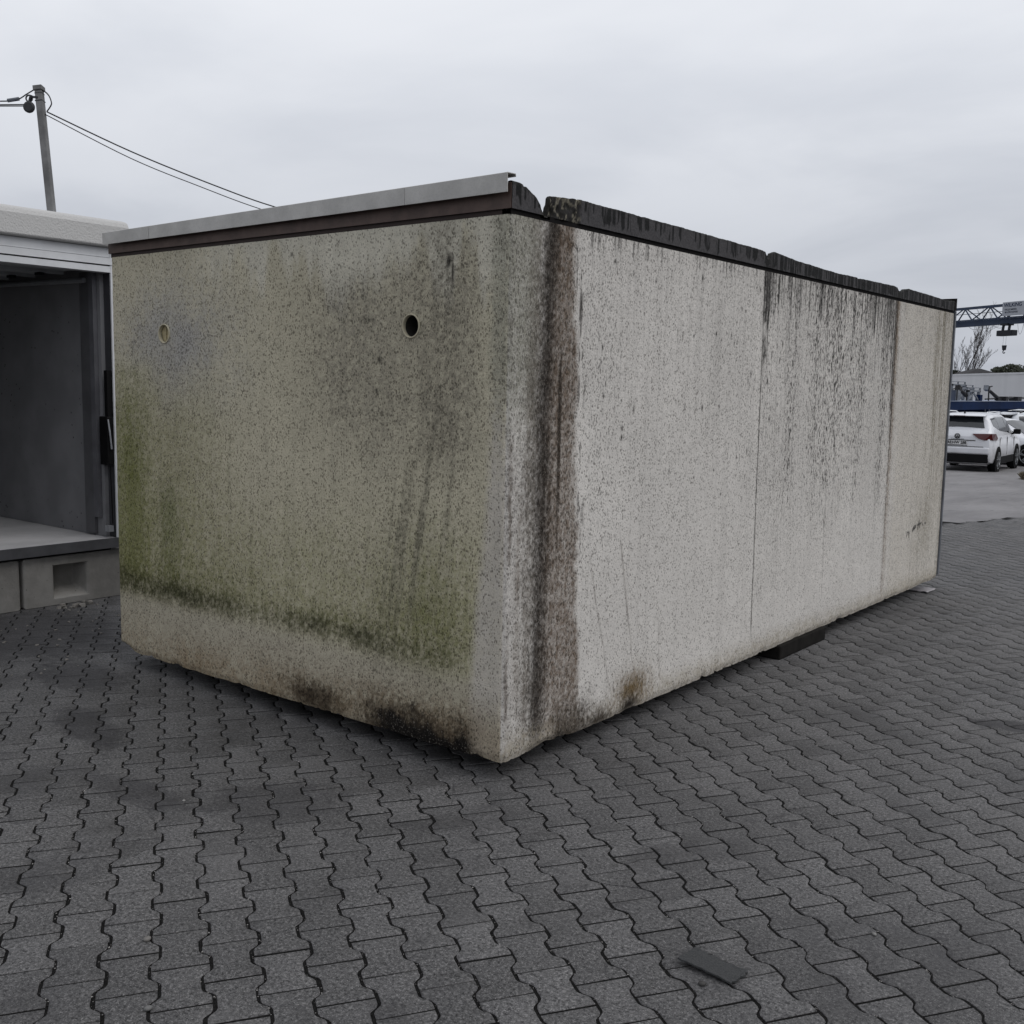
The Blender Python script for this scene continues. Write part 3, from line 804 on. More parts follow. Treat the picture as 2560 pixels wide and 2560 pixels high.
def build_shell(root):
    r = .030
    path = []                                     # x, y, normal x, normal y, s
    for d in np.linspace(.30, r, 8): path.append((-GW, d, -1, 0, -GW - d))
    for a in np.linspace(0, math.pi / 2, 7)[1:-1]:
        path.append((-GW + r - r * math.cos(a), r - r * math.sin(a), -math.cos(a), -math.sin(a), -GW + r * (a / (math.pi / 2) - .5)))
    for x in np.linspace(-GW + r, -r, 320): path.append((x, 0, 0, -1, x))
    for a in np.linspace(0, math.pi / 2, 7)[1:-1]:
        path.append((-r + r * math.sin(a), r - r * math.cos(a), math.sin(a), -math.cos(a), r * (2 * a / (math.pi / 2) - 1) * .9))
    for y in np.linspace(r, GL - r, 1320): path.append((0, y, 1, 0, y))
    for a in np.linspace(0, math.pi / 2, 7)[1:-1]:
        path.append((-r + r * math.cos(a), GL - r + r * math.sin(a), math.cos(a), math.sin(a), GL + r * a / 1.57))
    for d in np.linspace(r, .30, 6): path.append((-d, GL, 0, 1, GL + d))
    path = np.array(path)
    zz = np.linspace(GZ0, GZ1, 248)
    S = np.repeat(path[:, 4:5], len(zz), 1); Z = np.repeat(zz[None], len(path), 0)
    # chipped lower edge
    ch = .003 * sst(.45, .9, fbm(path[:, 4], path[:, 4] * 0, 9, 51, 4)) + .005 * sst(.55, .85, fbm(path[:, 4], path[:, 4] * 0, 38, 52, 3))
    for s0, hw, hh in ((-2.83, .10, .040), (-2.55, .05, .016), (-2.28, .035, .018), (-1.7, .05, .010), (-.12, .05, .012), (.02, .03, -.006), (.30, .09, .030), (.33, .03, .016), (.45, .06, .020), (1.0, .07, .016), (1.75, .02, .03), (1.9, .012, .02), (3.72, .05, .018), (5.5, .1, .012), (5.86, .05, .02)):
        ch += (.75 if s0 < -2.7 else .36) * hh * gau(path[:, 4], s0, hw)
    wz = np.exp(-((Z - GZ0) / .045) ** 2)
    Zp = Z + ch[:, None] * wz
    rel = .0032 * (fbm(S, Z, 2.0, 61, 4) - .5) + .0026 * (fbm(S, Z, 30, 62, 3) - .5)
    rel -= (.008 + .6 * np.clip(ch, 0, .03)[:, None]) * np.exp(-((Z - GZ0) / .018) ** 2)
    X = path[:, 0:1] + path[:, 2:3] * rel; Y = path[:, 1:2] + path[:, 3:4] * rel
    X = np.broadcast_to(X, S.shape).copy(); Y = np.broadcast_to(Y, S.shape).copy()
    # vent holes
    isb = np.repeat(((path[:, 4] < -.03) & (path[:, 4] > -GW + .03))[:, None], len(zz), 1)
    keep = np.ones((len(path) - 1, len(zz) - 1), bool)
    for vs, vz in VENTS:
        dx, dz = X - vs, Zp - vz; rr = np.hypot(dx, dz) + 1e-9
        b = isb & (rr > .047) & (rr < .0605)
        X[b] = vs + dx[b] / rr[b] * .047; Zp[b] = vz + dz[b] / rr[b] * .047
        ins = isb & (rr <= .047)
        keep &= ~(ins[:-1, :-1] | ins[1:, :-1] | ins[1:, 1:] | ins[:-1, 1:])
    stain, grain = shell_paint(S, Z)
    me = grid_mesh('outer_wall', np.stack([X, Y, Zp], -1), keep, {'stain': stain, 'grain': grain})
    me.materials.append(M_RENDER)
    o = link_mesh('outer_wall', me, root, smooth=True)
    o['label'] = 'weathered rough render with algae, soot and rust runs'

M_DARKGAP = plain('dark_recess', (0.010, 0.009, 0.009), 0.9, .1)  # near black holds the rim recess's shade; also serves the dark flashing
M_BROWN = plain('brown_coated_fascia', (0.085, 0.056, 0.046), 0.55, 0.35, var=.25, scale=9)
M_ZINC = plain('grey_coated_trim', (0.455, 0.445, 0.425), 0.45, 0.4, var=.12, scale=7, fine=.12)
M_PIPE = plain('old_pvc', (0.46, 0.42, 0.31), 0.6)
M_PLUG = plain('pipe_plug', (0.34, 0.29, 0.175), 0.7, var=.3, scale=30)
M_INSIDE = plain('bare_concrete', (0.16, 0.155, 0.15), 0.9)  # plain grey for the slabs, far wall and roof edge
M_STEEL = plain('dull_steel', (0.17, 0.18, 0.20), 0.5, 0.5, .6, var=.25)

def build_rim(root):
    # outline of the bitumen coated rim seen from the side: y, top z
    prof = [(0.0, 2.430), (.045, 2.430), (.066, 2.427), (.075, 2.418), (.09, 2.421), (.105, 2.412), (.125, 2.402), (.143, 2.394), (.158, 2.386), (.17, 2.376), (.184, 2.364), (.188, 2.352), (.197, 2.342), (.206, 2.329),
            (.213, 2.316), (.236, 2.318), (.243, 2.345), (.249, 2.378), (.253, 2.392), (.258, 2.397), (.263, 2.404), (.30, 2.407), (.347, 2.410), (.40, 2.415), (.462, 2.418), (.614, 2.417), (.943, 2.416), (1.312, 2.414), (1.728, 2.411), (2.151, 2.408), (2.215, 2.406), (2.263, 2.402), (2.285, 2.384), (2.300, 2.368), (2.322, 2.372), (2.345, 2.400), (2.393, 2.414),
            (2.687, 2.398), (3.375, 2.384), (3.66, 2.390), (3.69, 2.383), (3.80, 2.389), (4.396, 2.397), (4.46, 2.392), (4.50, 2.372), (4.56, 2.370), (4.62, 2.392), (4.721, 2.402), (5.2, 2.396), (5.484, 2.392), (5.62, 2.386), (5.75, 2.392), (5.872, 2.400)]
    py = np.array([p[0] for p in prof]); pz = np.array([p[1] for p in prof])
    ys = np.unique(np.concatenate([np.linspace(0, .5, 160), np.linspace(.5, 5.872, 1250)]))
    zt = np.interp(ys, py, pz) + .006 * (ys > .24) + .004 * (fbm(ys, ys * 0, 18, 71, 4) - .5) + .0035 * (fbm(ys, ys * 0, 70, 72, 2) - .5) * (ys > .07)
    zb = 2.327
    zt = np.maximum(zt, zb - .004)
    rows = np.linspace(0, 1, 14)
    S = np.repeat(ys[:, None], 14, 1); T = np.repeat(rows[None], len(ys), 0)
    low = np.minimum(zb, zt - .003)[:, None]
    Z = low + (zt[:, None] - low) * T
    rough = np.where((S > .235) & (S < .47), .012, .0018)
    X = .003 + rough * (fbm(S, Z, 26, 73, 4) - .5) * 2
    X -= np.where((S > .235) & (S < .46), .006, 0)
    # front face, then top strip backwards
    Xt = np.concatenate([X, X[:, -1:] - .008, X[:, -1:] - .022, X[:, -1:] - .030], 1)
    tz = fbm(S[:, -1:], S[:, -1:] * 0, 22, 75, 3) - .5
    Zt = np.concatenate([Z, Z[:, -1:] + .002 + .002 * tz, Z[:, -1:] + .001 + .002 * tz, np.minimum(Z[:, -1:] - .02, 2.3200)], 1)
    St = np.repeat(ys[:, None], 17, 1)
    P = np.stack([Xt, St, Zt], -1)
    # colour: anthracite coat, black runs, mossy broken lump
    Tt = np.concatenate([T, np.ones((len(ys), 3)) * 1.1], 1)
    C = np.zeros(P.shape[:2] + (3,)); C[:] = (0.060, 0.057, 0.059)
    def mix(m, c):
        nonlocal C
        m = np.clip(m, 0, 1)[..., None]; C = C * (1 - m) + np.array(c) * m
    lo = sst(2.2, 2.4, St)
    mix(.35 * lo, (0.050, 0.049, 0.050))
    nf = fbm(St, Tt * .1, 1.0, 76, 3, 62, 3); nl = fbm(St, Tt * 0, 1.0, 77, 3, 34, 1)
    ln = .25 + .9 * nl + .45 * lo
    mix(sst(.50, .56, nf + .10 * lo) * sst(1.0 - ln, 1.12 - ln, Tt) * .97, (0.006, 0.006, 0.006))
    mix(sst(.86, 1.0, Tt + .25 * (fbm(St, Tt, 20, 78, 3) - .5)) * .8, (0.016, 0.016, 0.014))
    mix(sst(1.05, 1.1, Tt), (0.030, 0.031, 0.026))
    mix((St > .235) * (1 - sst(.45, .475, St)) * (.75 + .6 * fbm(St, Tt * .1, 40, 79, 3) - .2), (0.009, 0.008, 0.006))
    mix((St > .235) * (1 - sst(.45, .475, St)) * sst(.60, .72, fbm(St, Tt * .1, 55, 80, 3)), (0.17, 0.155, 0.12))
    mix(gau(St, .21, .02), (0.04, 0.036, 0.03))
    mix(gau(St, 4.52, .05) * .7, (0.016, 0.015, 0.013)); mix(gau(St, 2.33, .06) * .6, (0.016, 0.015, 0.014))
    me = grid_mesh('roof_rim', P, None, {'stain': np.concatenate([C, np.ones(C.shape[:2] + (1,))], -1)})
    me.materials.append(M_RIM)
    o = link_mesh('roof_rim', me, root, smooth=True)
    o['label'] = 'anthracite bitumen roof rim with black runs and a broken notch'
    for ya, yb in ((.006, .196), (.262, 5.872)): MB().box(-.05, -.006, ya, yb, 2.3061, 2.3300).build('rim_recess', M_DARKGAP, root)
    MB().box(-.05, -.006, .196, .262, 2.3061, 2.3150).build('rim_recess', M_DARKGAP, root)
    MB().box(-.30, -.05, .30, 5.80, 2.25, 2.31).build('roof_edge', M_INSIDE, root)

def build_garage():
    g = thing('prefab_garage', 'large weathered concrete prefab garage with algae stained walls standing on the paving', 'garage', (0, 0, 0))
    build_shell(g)
    build_rim(g)
    # brown fascia along the back and its recess
    MB().prism([(-.0035, 2.327), (-.0035, 2.425), (.06, 2.425), (.06, 2.327)], 'x', -GW - .004, -.0005).build('fascia_board', M_BROWN, g)
    MB().box(-GW + .006, -.008, .006, .05, 2.3061, 2.3265).build('fascia_recess', plain('brown_recess_shade', (0.030, 0.020, 0.017), .7), g)  # recess shade put into a darker copy of the fascia brown
    # folded metal trim, three lengths
    for a, b in ((-2.845, -2.4005), (-2.3975, -.5375), (-.5355, .010)):
        za = lambda x: 2.372 + .010 * (x + 2.83) / 2.83
        zt = lambda x: 2.436 + .019 * (x + 2.83) / 2.83
        m = MB()
        sec = lambda x: [(-.036, za(x)), (-.040, za(x)), (-.042, zt(x) - .002), (-.040, zt(x)), (.012, zt(x) + .002), (.014, zt(x) - .010), (.012, zt(x) - .010), (.010, zt(x) - .001), (-.038, zt(x) - .003)]
        A, B = sec(a), sec(b); k = len(A)
        m.add([(a, p[0], p[1]) for p in A] + [(b, p[0], p[1]) for p in B], [tuple(range(k)), tuple(range(k, 2 * k))[::-1]] + [(i, k + i, k + (i + 1) % k, (i + 1) % k) for i in range(k)])
        m.build('metal_trim', M_ZINC, g)
    # vents
    for i, (vs, vz) in enumerate(VENTS):
        ro, ri = .0515, .0455
        p = MB().lathe([(ri, .012), (ri, -.004), (ri + .001, -.006), (ro - .001, -.006), (ro, -.004), (ro, .01)], (vs, 0, vz), 'y', 32).build('vent_pipe', M_PIPE, g, smooth=True)
        if i == 0:
            d = MB().lathe([(.0001, .014), (.0452, .014)], (vs, 0, vz), 'y', 32)
            d.box(vs - .0015, vs + .0015, .010, .0135, vz - .045, vz + .045)
            d.box(vs - .003, vs + .003, .006, .0132, vz - .003, vz + .003)
            d.build('pipe_plug', M_PLUG, p)
        else:
            MB().lathe([(.0001, .30), (.0453, .30), (.0453, .0125)], (vs, 0, vz), 'y', 24).build('pipe_end', plain('pipe_shade', (.035, .032, .028), .8), p)  # shade inside the pipe put into its colour; the pvc is pale
    # the walls and roof that close the body
    MB().box(-GW, -GW + .08, .30, GL - .05, GZ0, 2.30).build('far_wall', M_INSIDE, g)
    MB().box(-GW + .09, -.09, .30, GL - .1, GZ0 + .01, GZ0 + .10).build('floor_slab', M_INSIDE, g)
    MB().box(-GW + .05, -.10, .06, GL - .06, 2.20, 2.30).build('roof_slab', M_INSIDE, g)
    # door side at the far end: frame flange and leaf
    MB().box(-.05, .006, GL + .002, GL + .030, GZ0 + .03, 2.327).build('door_frame', M_STEEL, g)
    MB().box(-GW + .05, -.05, GL + .012, GL + .03, GZ0 + .04, 2.2).build('door_leaf', plain('door_grey', (.3, .31, .32), .5), g)
    MB().prism([(GL - .034, 2.330), (GL + .026, 2.330), (GL + .026, 2.432), (GL + .004, 2.430), (GL + .002, 2.404), (GL - .034, 2.396)], 'x', -1.2, .005).build('end_flashing', M_DARKGAP, g)
    # timbers underneath
    wood = plain('dark_timber', (0.013, 0.012, 0.011), .9, .1, var=.3, scale=14)  # near-black tone for all the beams
    b = MB().box(-2.7, .018, 2.70, 3.42, 0.0005, GZ0 + .004).build('support_beam', wood, bevel=.008)
    tag(b, 'dark timber beam carrying the weathered garage, seen under its long side', 'beam')
    for y0, y1, la in ((.55, 1.0, 'dark timber beam in the shade under the near end of the garage'), (4.7, 5.15, 'dark timber beam in the shade under the far end of the garage')):
        b = MB().box(-2.3, -.55, y0, y1, 0.0005, GZ0 + .002).build('support_beam', wood, bevel=.008)
        tag(b, la, 'beam')
build_garage()

# ================================================================== THE OPEN GARAGE ON THE LEFT
def build_white_garage():
    X0, YR, YL = -4.60, 1.10, -1.90
    g = thing('open_garage', 'new white prefab garage standing open on concrete blocks at the left', 'garage', (X0, -0.4, 0.36))
    t = NT('pale_sprayed_render', .9, .2)
    p = t.coord('Object'); n = t.noise(p, 75, 3, .6)
    t.color(t.mix(t.rng(n, .40, .30, 0, .45), (.50, .495, .485), (.28, .275, .27))); t.bump(n, .8, .008)
    m_rim = t.m
    t = NT('inner_wall_shaded', .9, .2)  # interior shade put into the wall colour, darker than its pale concrete
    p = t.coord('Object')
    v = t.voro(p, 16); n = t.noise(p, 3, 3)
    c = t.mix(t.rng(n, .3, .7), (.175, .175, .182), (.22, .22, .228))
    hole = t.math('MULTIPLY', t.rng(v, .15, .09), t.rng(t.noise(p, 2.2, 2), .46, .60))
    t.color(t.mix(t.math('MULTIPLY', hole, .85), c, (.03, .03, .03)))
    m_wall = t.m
    m_shade = plain('shaded_inner_concrete', (.07, .07, .073), .95, .1)  # interior shade put into the colour, cutting bounce onto the right wall
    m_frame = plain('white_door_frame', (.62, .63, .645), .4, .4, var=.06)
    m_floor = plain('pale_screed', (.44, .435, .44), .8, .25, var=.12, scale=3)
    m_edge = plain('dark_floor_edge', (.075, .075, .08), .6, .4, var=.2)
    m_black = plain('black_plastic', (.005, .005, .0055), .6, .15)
    m_rail = plain('galvanised_rail', (.33, .34, .36), .45, .5, .4)
    m_door = plain('white_door_leaf', (.40, .41, .42), .5, .35, var=.08)
    B = lambda *a: MB().box(*a)
    # roof rim with soft edges
    m = MB()
    m.prism([(X0 - 6.0, 2.585), (X0 + .10, 2.585), (X0 + .105, 2.60), (X0 + .098, 2.735), (X0 + .075, 2.775), (X0 + .02, 2.79), (X0 - 6.0, 2.79)], 'y', YL - .08, YR + .06)
    m.build('roof_rim', m_rim, g, True, bevel=.035, seg=3)
    # door head: three stepped white profiles
    B(X0 - .05, X0 + .045, YL, YR - .01, 2.515, 2.582).build('door_head', m_frame, g, True)
    B(X0 - .05, X0 + .055, YL, YR - .01, 2.462, 2.511).build('door_head', m_frame, g, True)
    B(X0 - .05, X0 + .048, YL, YR - .035, 2.408, 2.452).build('door_head', m_frame, g, True)
    B(X0 - .05, X0 + .02, YL, YR - .04, 2.448, 2.466).build('seal_strip', m_black, g, True)
    # jamb on the right, then the inside
    B(X0 + .036, X0 + .05, YR - .075, YR + .0, .455, 2.580).build('door_jamb', m_frame, g, True)
    B(X0 - .06, X0 + .035, YR - .070, YR + .0, .455, 2.44).build('jamb_lining', plain('anthracite_lining', (.045, .045, .05), .5), g, True)
    B(X0 - .06, X0 + .05, YL, YL + .07, .455, 2.580).build('door_jamb', m_frame, g, True)
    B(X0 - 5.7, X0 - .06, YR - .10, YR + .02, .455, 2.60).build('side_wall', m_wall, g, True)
    B(X0 - 5.7, X0 - .06, YL - .02, YL + .10, .455, 2.60).build('side_wall', m_shade, g, True)
    B(X0 - 5.8, X0 - 5.7, YL, YR, .455, 2.60).build('rear_wall', m_shade, g, True)
    B(X0 - 5.7, X0 - .06, YL, YR, 2.56, 2.60).build('ceiling', m_shade, g, True)
    B(X0 - 5.7, X0 + .03, YL, YR, .385, .452).build('floor_slab', m_floor, g, True)
    B(X0 + .0305, X0 + .045, YL, YR, .380, .4535).build('floor_edge', m_edge, g, True)
    B(X0 - .30, X0 + .0, YL + .1, YR - .1, .361, .3845).build('packing_strip', m_black, g, True)
    # raised door leaf under the ceiling, hinged sections with hinges
    leaf = B(X0 - 2.6, X0 - .10, YL + .16, YR - .22, 2.425, 2.455).build('door_leaf', m_door, g, True)
    for i in range(6):
        x = X0 - .35 - i * .42
        B(x - .012, x + .012, YL + .16, YR - .22, 2.400, 2.4245).build('leaf_rib', m_rail, leaf)
        o = leaf.children[-1]; o.location = Vector((0, 0, 0)) - Vector(g['_loc'])
        for k in range(6):
            y = YR - .40 - k * .36
            h = B(x - .035, x + .035, y - .02, y + .02, 2.382, 2.3995).build('hinge', m_black, leaf)
            h.location = Vector((0, 0, 0)) - Vector(g['_loc'])
    # door tracks
    MB().box(X0 - .16, X0 - .10, YR - .135, YR - .102, .60, 2.42).build('door_track', plain('dull_track', (.11, .11, .12), .5), g, True)
    MB().box(X0 - .30, X0 - .17, YR - .125, YR - .102, .47, 2.42).build('door_track', plain('grey_track', (.09, .09, .095), .5), g, True)
    MB().tube([(X0 - .2, YR - .14, 2.36), (X0 - 2.7, YR - .14, 2.40)], .02, 8).build('door_track', m_rail, g, True)
    # black spring housing and cable by the jamb
    B(X0 - .010, X0 + .030, YR - .115, YR - .0705, 1.36, 1.70).build('spring_cover', m_black, g, True)
    hs = B(X0 - .075, X0 + .035, YR - .125, YR - .071, 1.00, 1.36).build('spring_housing', m_black, g, True, bevel=.006)
    h = MB().tube([(X0 + .036, YR - .118, 1.34), (X0 + .046, YR - .112, 1.25), (X0 + .046, YR - .100, 1.12)], .006, 6).build('release_lever', m_rail, hs)
    h.location = -Vector(g['_loc'])
    MB().tube([(X0 + .02, YR - .10, .99), (X0 + .022, YR - .096, .75), (X0 + .024, YR - .094, .56)], .005, 6).build('lift_cable', m_black, g, True)
    B(X0 - .02, X0 + .03, YR - .13, YR - .09, .50, .545).build('track_foot', m_rail, g, True)
    # far side seen only from elsewhere
    B(X0 - 5.85, X0 - .06, YR + .0205, YR + .035, .40, 2.585).build('outer_wall', m_rim, g, True)

def build_block(y0, y1, label, x0=-4.60):
    m = NT('cast_block_concrete', .9, .2)
    p = m.coord('Object')
    n = m.noise(p, 5, 5, .6); d = m.noise(p, 40, 3, .6); v = m.voro(p, 26)
    c = m.mix(m.rng(n, .3, .7), (.205, .197, .182), (.30, .288, .268))
    c = m.mix(m.rng(d, .62, .75, 0, .5), c, (.14, .13, .115))
    hole = m.math('MULTIPLY', m.rng(v, .13, .08), m.rng(m.noise(p, 7, 2), .55, .65))
    m.color(m.mix(hole, c, (.03, .03, .028))); m.bump(d, .5, .006)
    b = thing('concrete_block', label, 'block', (x0 - .3, (y0 + y1) / 2, 0))
    L = (y1 - y0) / 2
    yc = .675 - (y0 + y1) / 2 if y0 > 0 else -.05
    zb, zt, xf, xr = .001, .360, .30, -.30
    py0, py1, pz0, pz1 = yc - .128, yc + .128, .050, .292
    q = MB()
    # front face as a frame round the pocket, pocket sloping in
    F = [(xf, -L, zb), (xf, L, zb), (xf, L, zt), (xf, -L, zt)]
    O = [(xf, py0, pz0), (xf, py1, pz0), (xf, py1, pz1), (xf, py0, pz1)]
    I = [(xf - .15, py0 + .012, pz0 + .06), (xf - .15, py1 - .03, pz0 + .06), (xf - .15, py1 - .03, pz1 - .004), (xf - .15, py0 + .012, pz1 - .004)]
    Rr = [(xr, -L, zb), (xr, L, zb), (xr, L, zt), (xr, -L, zt)]
    q.add(F + O + I + Rr, [(0, 1, 5, 4), (1, 2, 6, 5), (2, 3, 7, 6), (3, 0, 4, 7), (4, 5, 9, 8), (5, 6, 10, 9), (6, 7, 11, 10), (7, 4, 8, 11), (8, 9, 10, 11),
                           (0, 12, 13, 1), (1, 13, 14, 2), (2, 14, 15, 3), (3, 15, 12, 0), (15, 14, 13, 12)])
    q.build('cast_body', m.m, b, bevel=.016, seg=3)

build_white_garage()
build_block(.325, 1.14, 'grey cast concrete block with square pocket under the open garage')
build_block(-.60, .300, 'grey cast concrete block at the left edge under the open garage')

# ================================================================== POLE AND CABLES
def build_pole():
    top, base = Vector((-22.52, 10.055, 8.50)), Vector((-21.06, 9.90, 0))
    g = thing('utility_pole', 'leaning square grey pole with cap rising behind the open garage', 'pole', tuple(base))
    conc = plain('weathered_pole', (.165, .165, .165), .8, .3, var=.35, scale=1.3)
    dark = plain('dark_iron', (.02, .021, .024), .5, .4)
    d = (top - base).normalized(); u = Vector((0.8, 0.6, 0)); u = (u - d * u.dot(d)).normalized(); w = d.cross(u)
    def box(a, b, s):
        vs = []
        for p in (a, b):
            for i, j in ((-1, -1), (1, -1), (1, 1), (-1, 1)): vs.append(p + u * i * s / 2 + w * j * s / 2)
        return MB().add(vs, [(3, 2, 1, 0), (4, 5, 6, 7), (0, 1, 5, 4), (1, 2, 6, 5), (2, 3, 7, 6), (3, 0, 4, 7)])
    box(base - d * .3, top - d * .08, .165).build('shaft', conc, g, True, bevel=.015)
    box(top - d * .08, top + d * .03, .215).build('cap', conc, g, True, bevel=.012)
    box(top - d * .34, top - d * .32, .18).build('strap', dark, g, True)
    box(top - d * .155, top - d * .145, .176).build('strap', dark, g, True)
    s = MB().lathe([(.0001, -.045), (.10, -.045), (.135, -.02), (.135, .02), (.10, .045), (.0001, .045)], (0, 0, 0), 'y', 20).build('pulley', dark, g)
    s.location = Vector((-22.6, 9.84, 8.02)) - base; s.rotation_euler = (0, 0, R(38))
    ring = [(-22.62 + .075 * math.cos(a) * .78, 9.86 + .075 * math.cos(a) * .62, 8.225 + .075 * math.sin(a)) for a in np.linspace(0, 2 * math.pi, 15)]
    MB().tube(ring, .019, 6, False).build('shackle', dark, g, True)
    MB().bar((-22.66, 9.86, 8.05), (-22.56, 9.88, 8.30), .05).build('hanger', dark, g, True)
    MB().bar((-22.58, 9.88, 8.26), (-22.44, 9.98, 8.25), .045).build('bracket', dark, g, True)
    def cable(name, pts, r, label):
        o = MB().tube(pts, r, 6).build(name, dark)
        tag(o, label, 'cable'); return o
    a = [(-22.31, 10.12, 7.93), (-21.80, 12.05, 7.285), (-21.15, 14.06, 6.71), (-20.68, 15.65, 6.35), (-19.97, 18.09, 6.0), (-19.17, 20.61, 5.84), (-17.5, 26, 5.75)]
    b = [(-22.34, 10.09, 7.87), (-21.80, 12.0, 7.125), (-21.3, 13.67, 6.65), (-20.81, 15.28, 6.25), (-20.31, 17.79, 5.88), (-19.0, 22.5, 5.62), (-17.55, 26, 5.55)]
    def smooth(p):
        p = [Vector(x) for x in p]; out = []
        for i in range(len(p) - 1):
            p0, p1, p2, p3 = p[max(i - 1, 0)], p[i], p[i + 1], p[min(i + 2, len(p) - 1)]
            for k in range(6):
                t = k / 6
                out.append(.5 * ((2 * p1) + (p2 - p0) * t + (2 * p0 - 5 * p1 + 4 * p2 - p3) * t * t + (3 * p1 - p0 - 3 * p2 + p3) * t ** 3))
        return out + [p[-1]]
    cable('overhead_cable', smooth(a), .017, 'upper of the two dark cables running down right from the pole')
    cable('overhead_cable', smooth(b), .012, 'thin lower cable running down right from the pole')
    c = [(-23.97, 7.52, 7.85), (-23.21, 9.45, 8.16), (-23.06, 9.57, 8.18), (-22.87, 9.73, 8.22), (-22.74, 9.85, 8.33), (-22.61, 9.97, 8.44), (-22.50, 10.02, 8.47), (-22.42, 10.11, 8.43), (-22.31, 10.18, 8.32), (-22.25, 10.21, 8.16), (-22.25, 10.19, 8.07), (-22.31, 10.12, 7.93)]
    k = thing('jumper_cable', 'dark cable with grey connector looping round the top of the pole', 'cable', (-23.97, 7.52, 7.85))
    MB().tube(smooth(c), .016, 6).build('wire', dark, k, True)
    MB().tube([(-23.07, 9.565, 8.178), (-22.86, 9.735, 8.225)], .045, 8).build('connector', plain('grey_sleeve', (.12, .13, .15), .5), k, True)
    cable('overhead_cable', [(-23.97, 7.51, 7.77), (-23.2, 9.44, 8.075), (-22.70, 9.82, 8.09)], .014, 'upper of the paired cables leading left from the pulley')
    cable('overhead_cable', [(-23.96, 7.51, 7.72), (-23.2, 9.44, 8.045), (-22.70, 9.82, 8.055)], .014, 'lower of the paired cables leading left from the pulley')
build_pole()

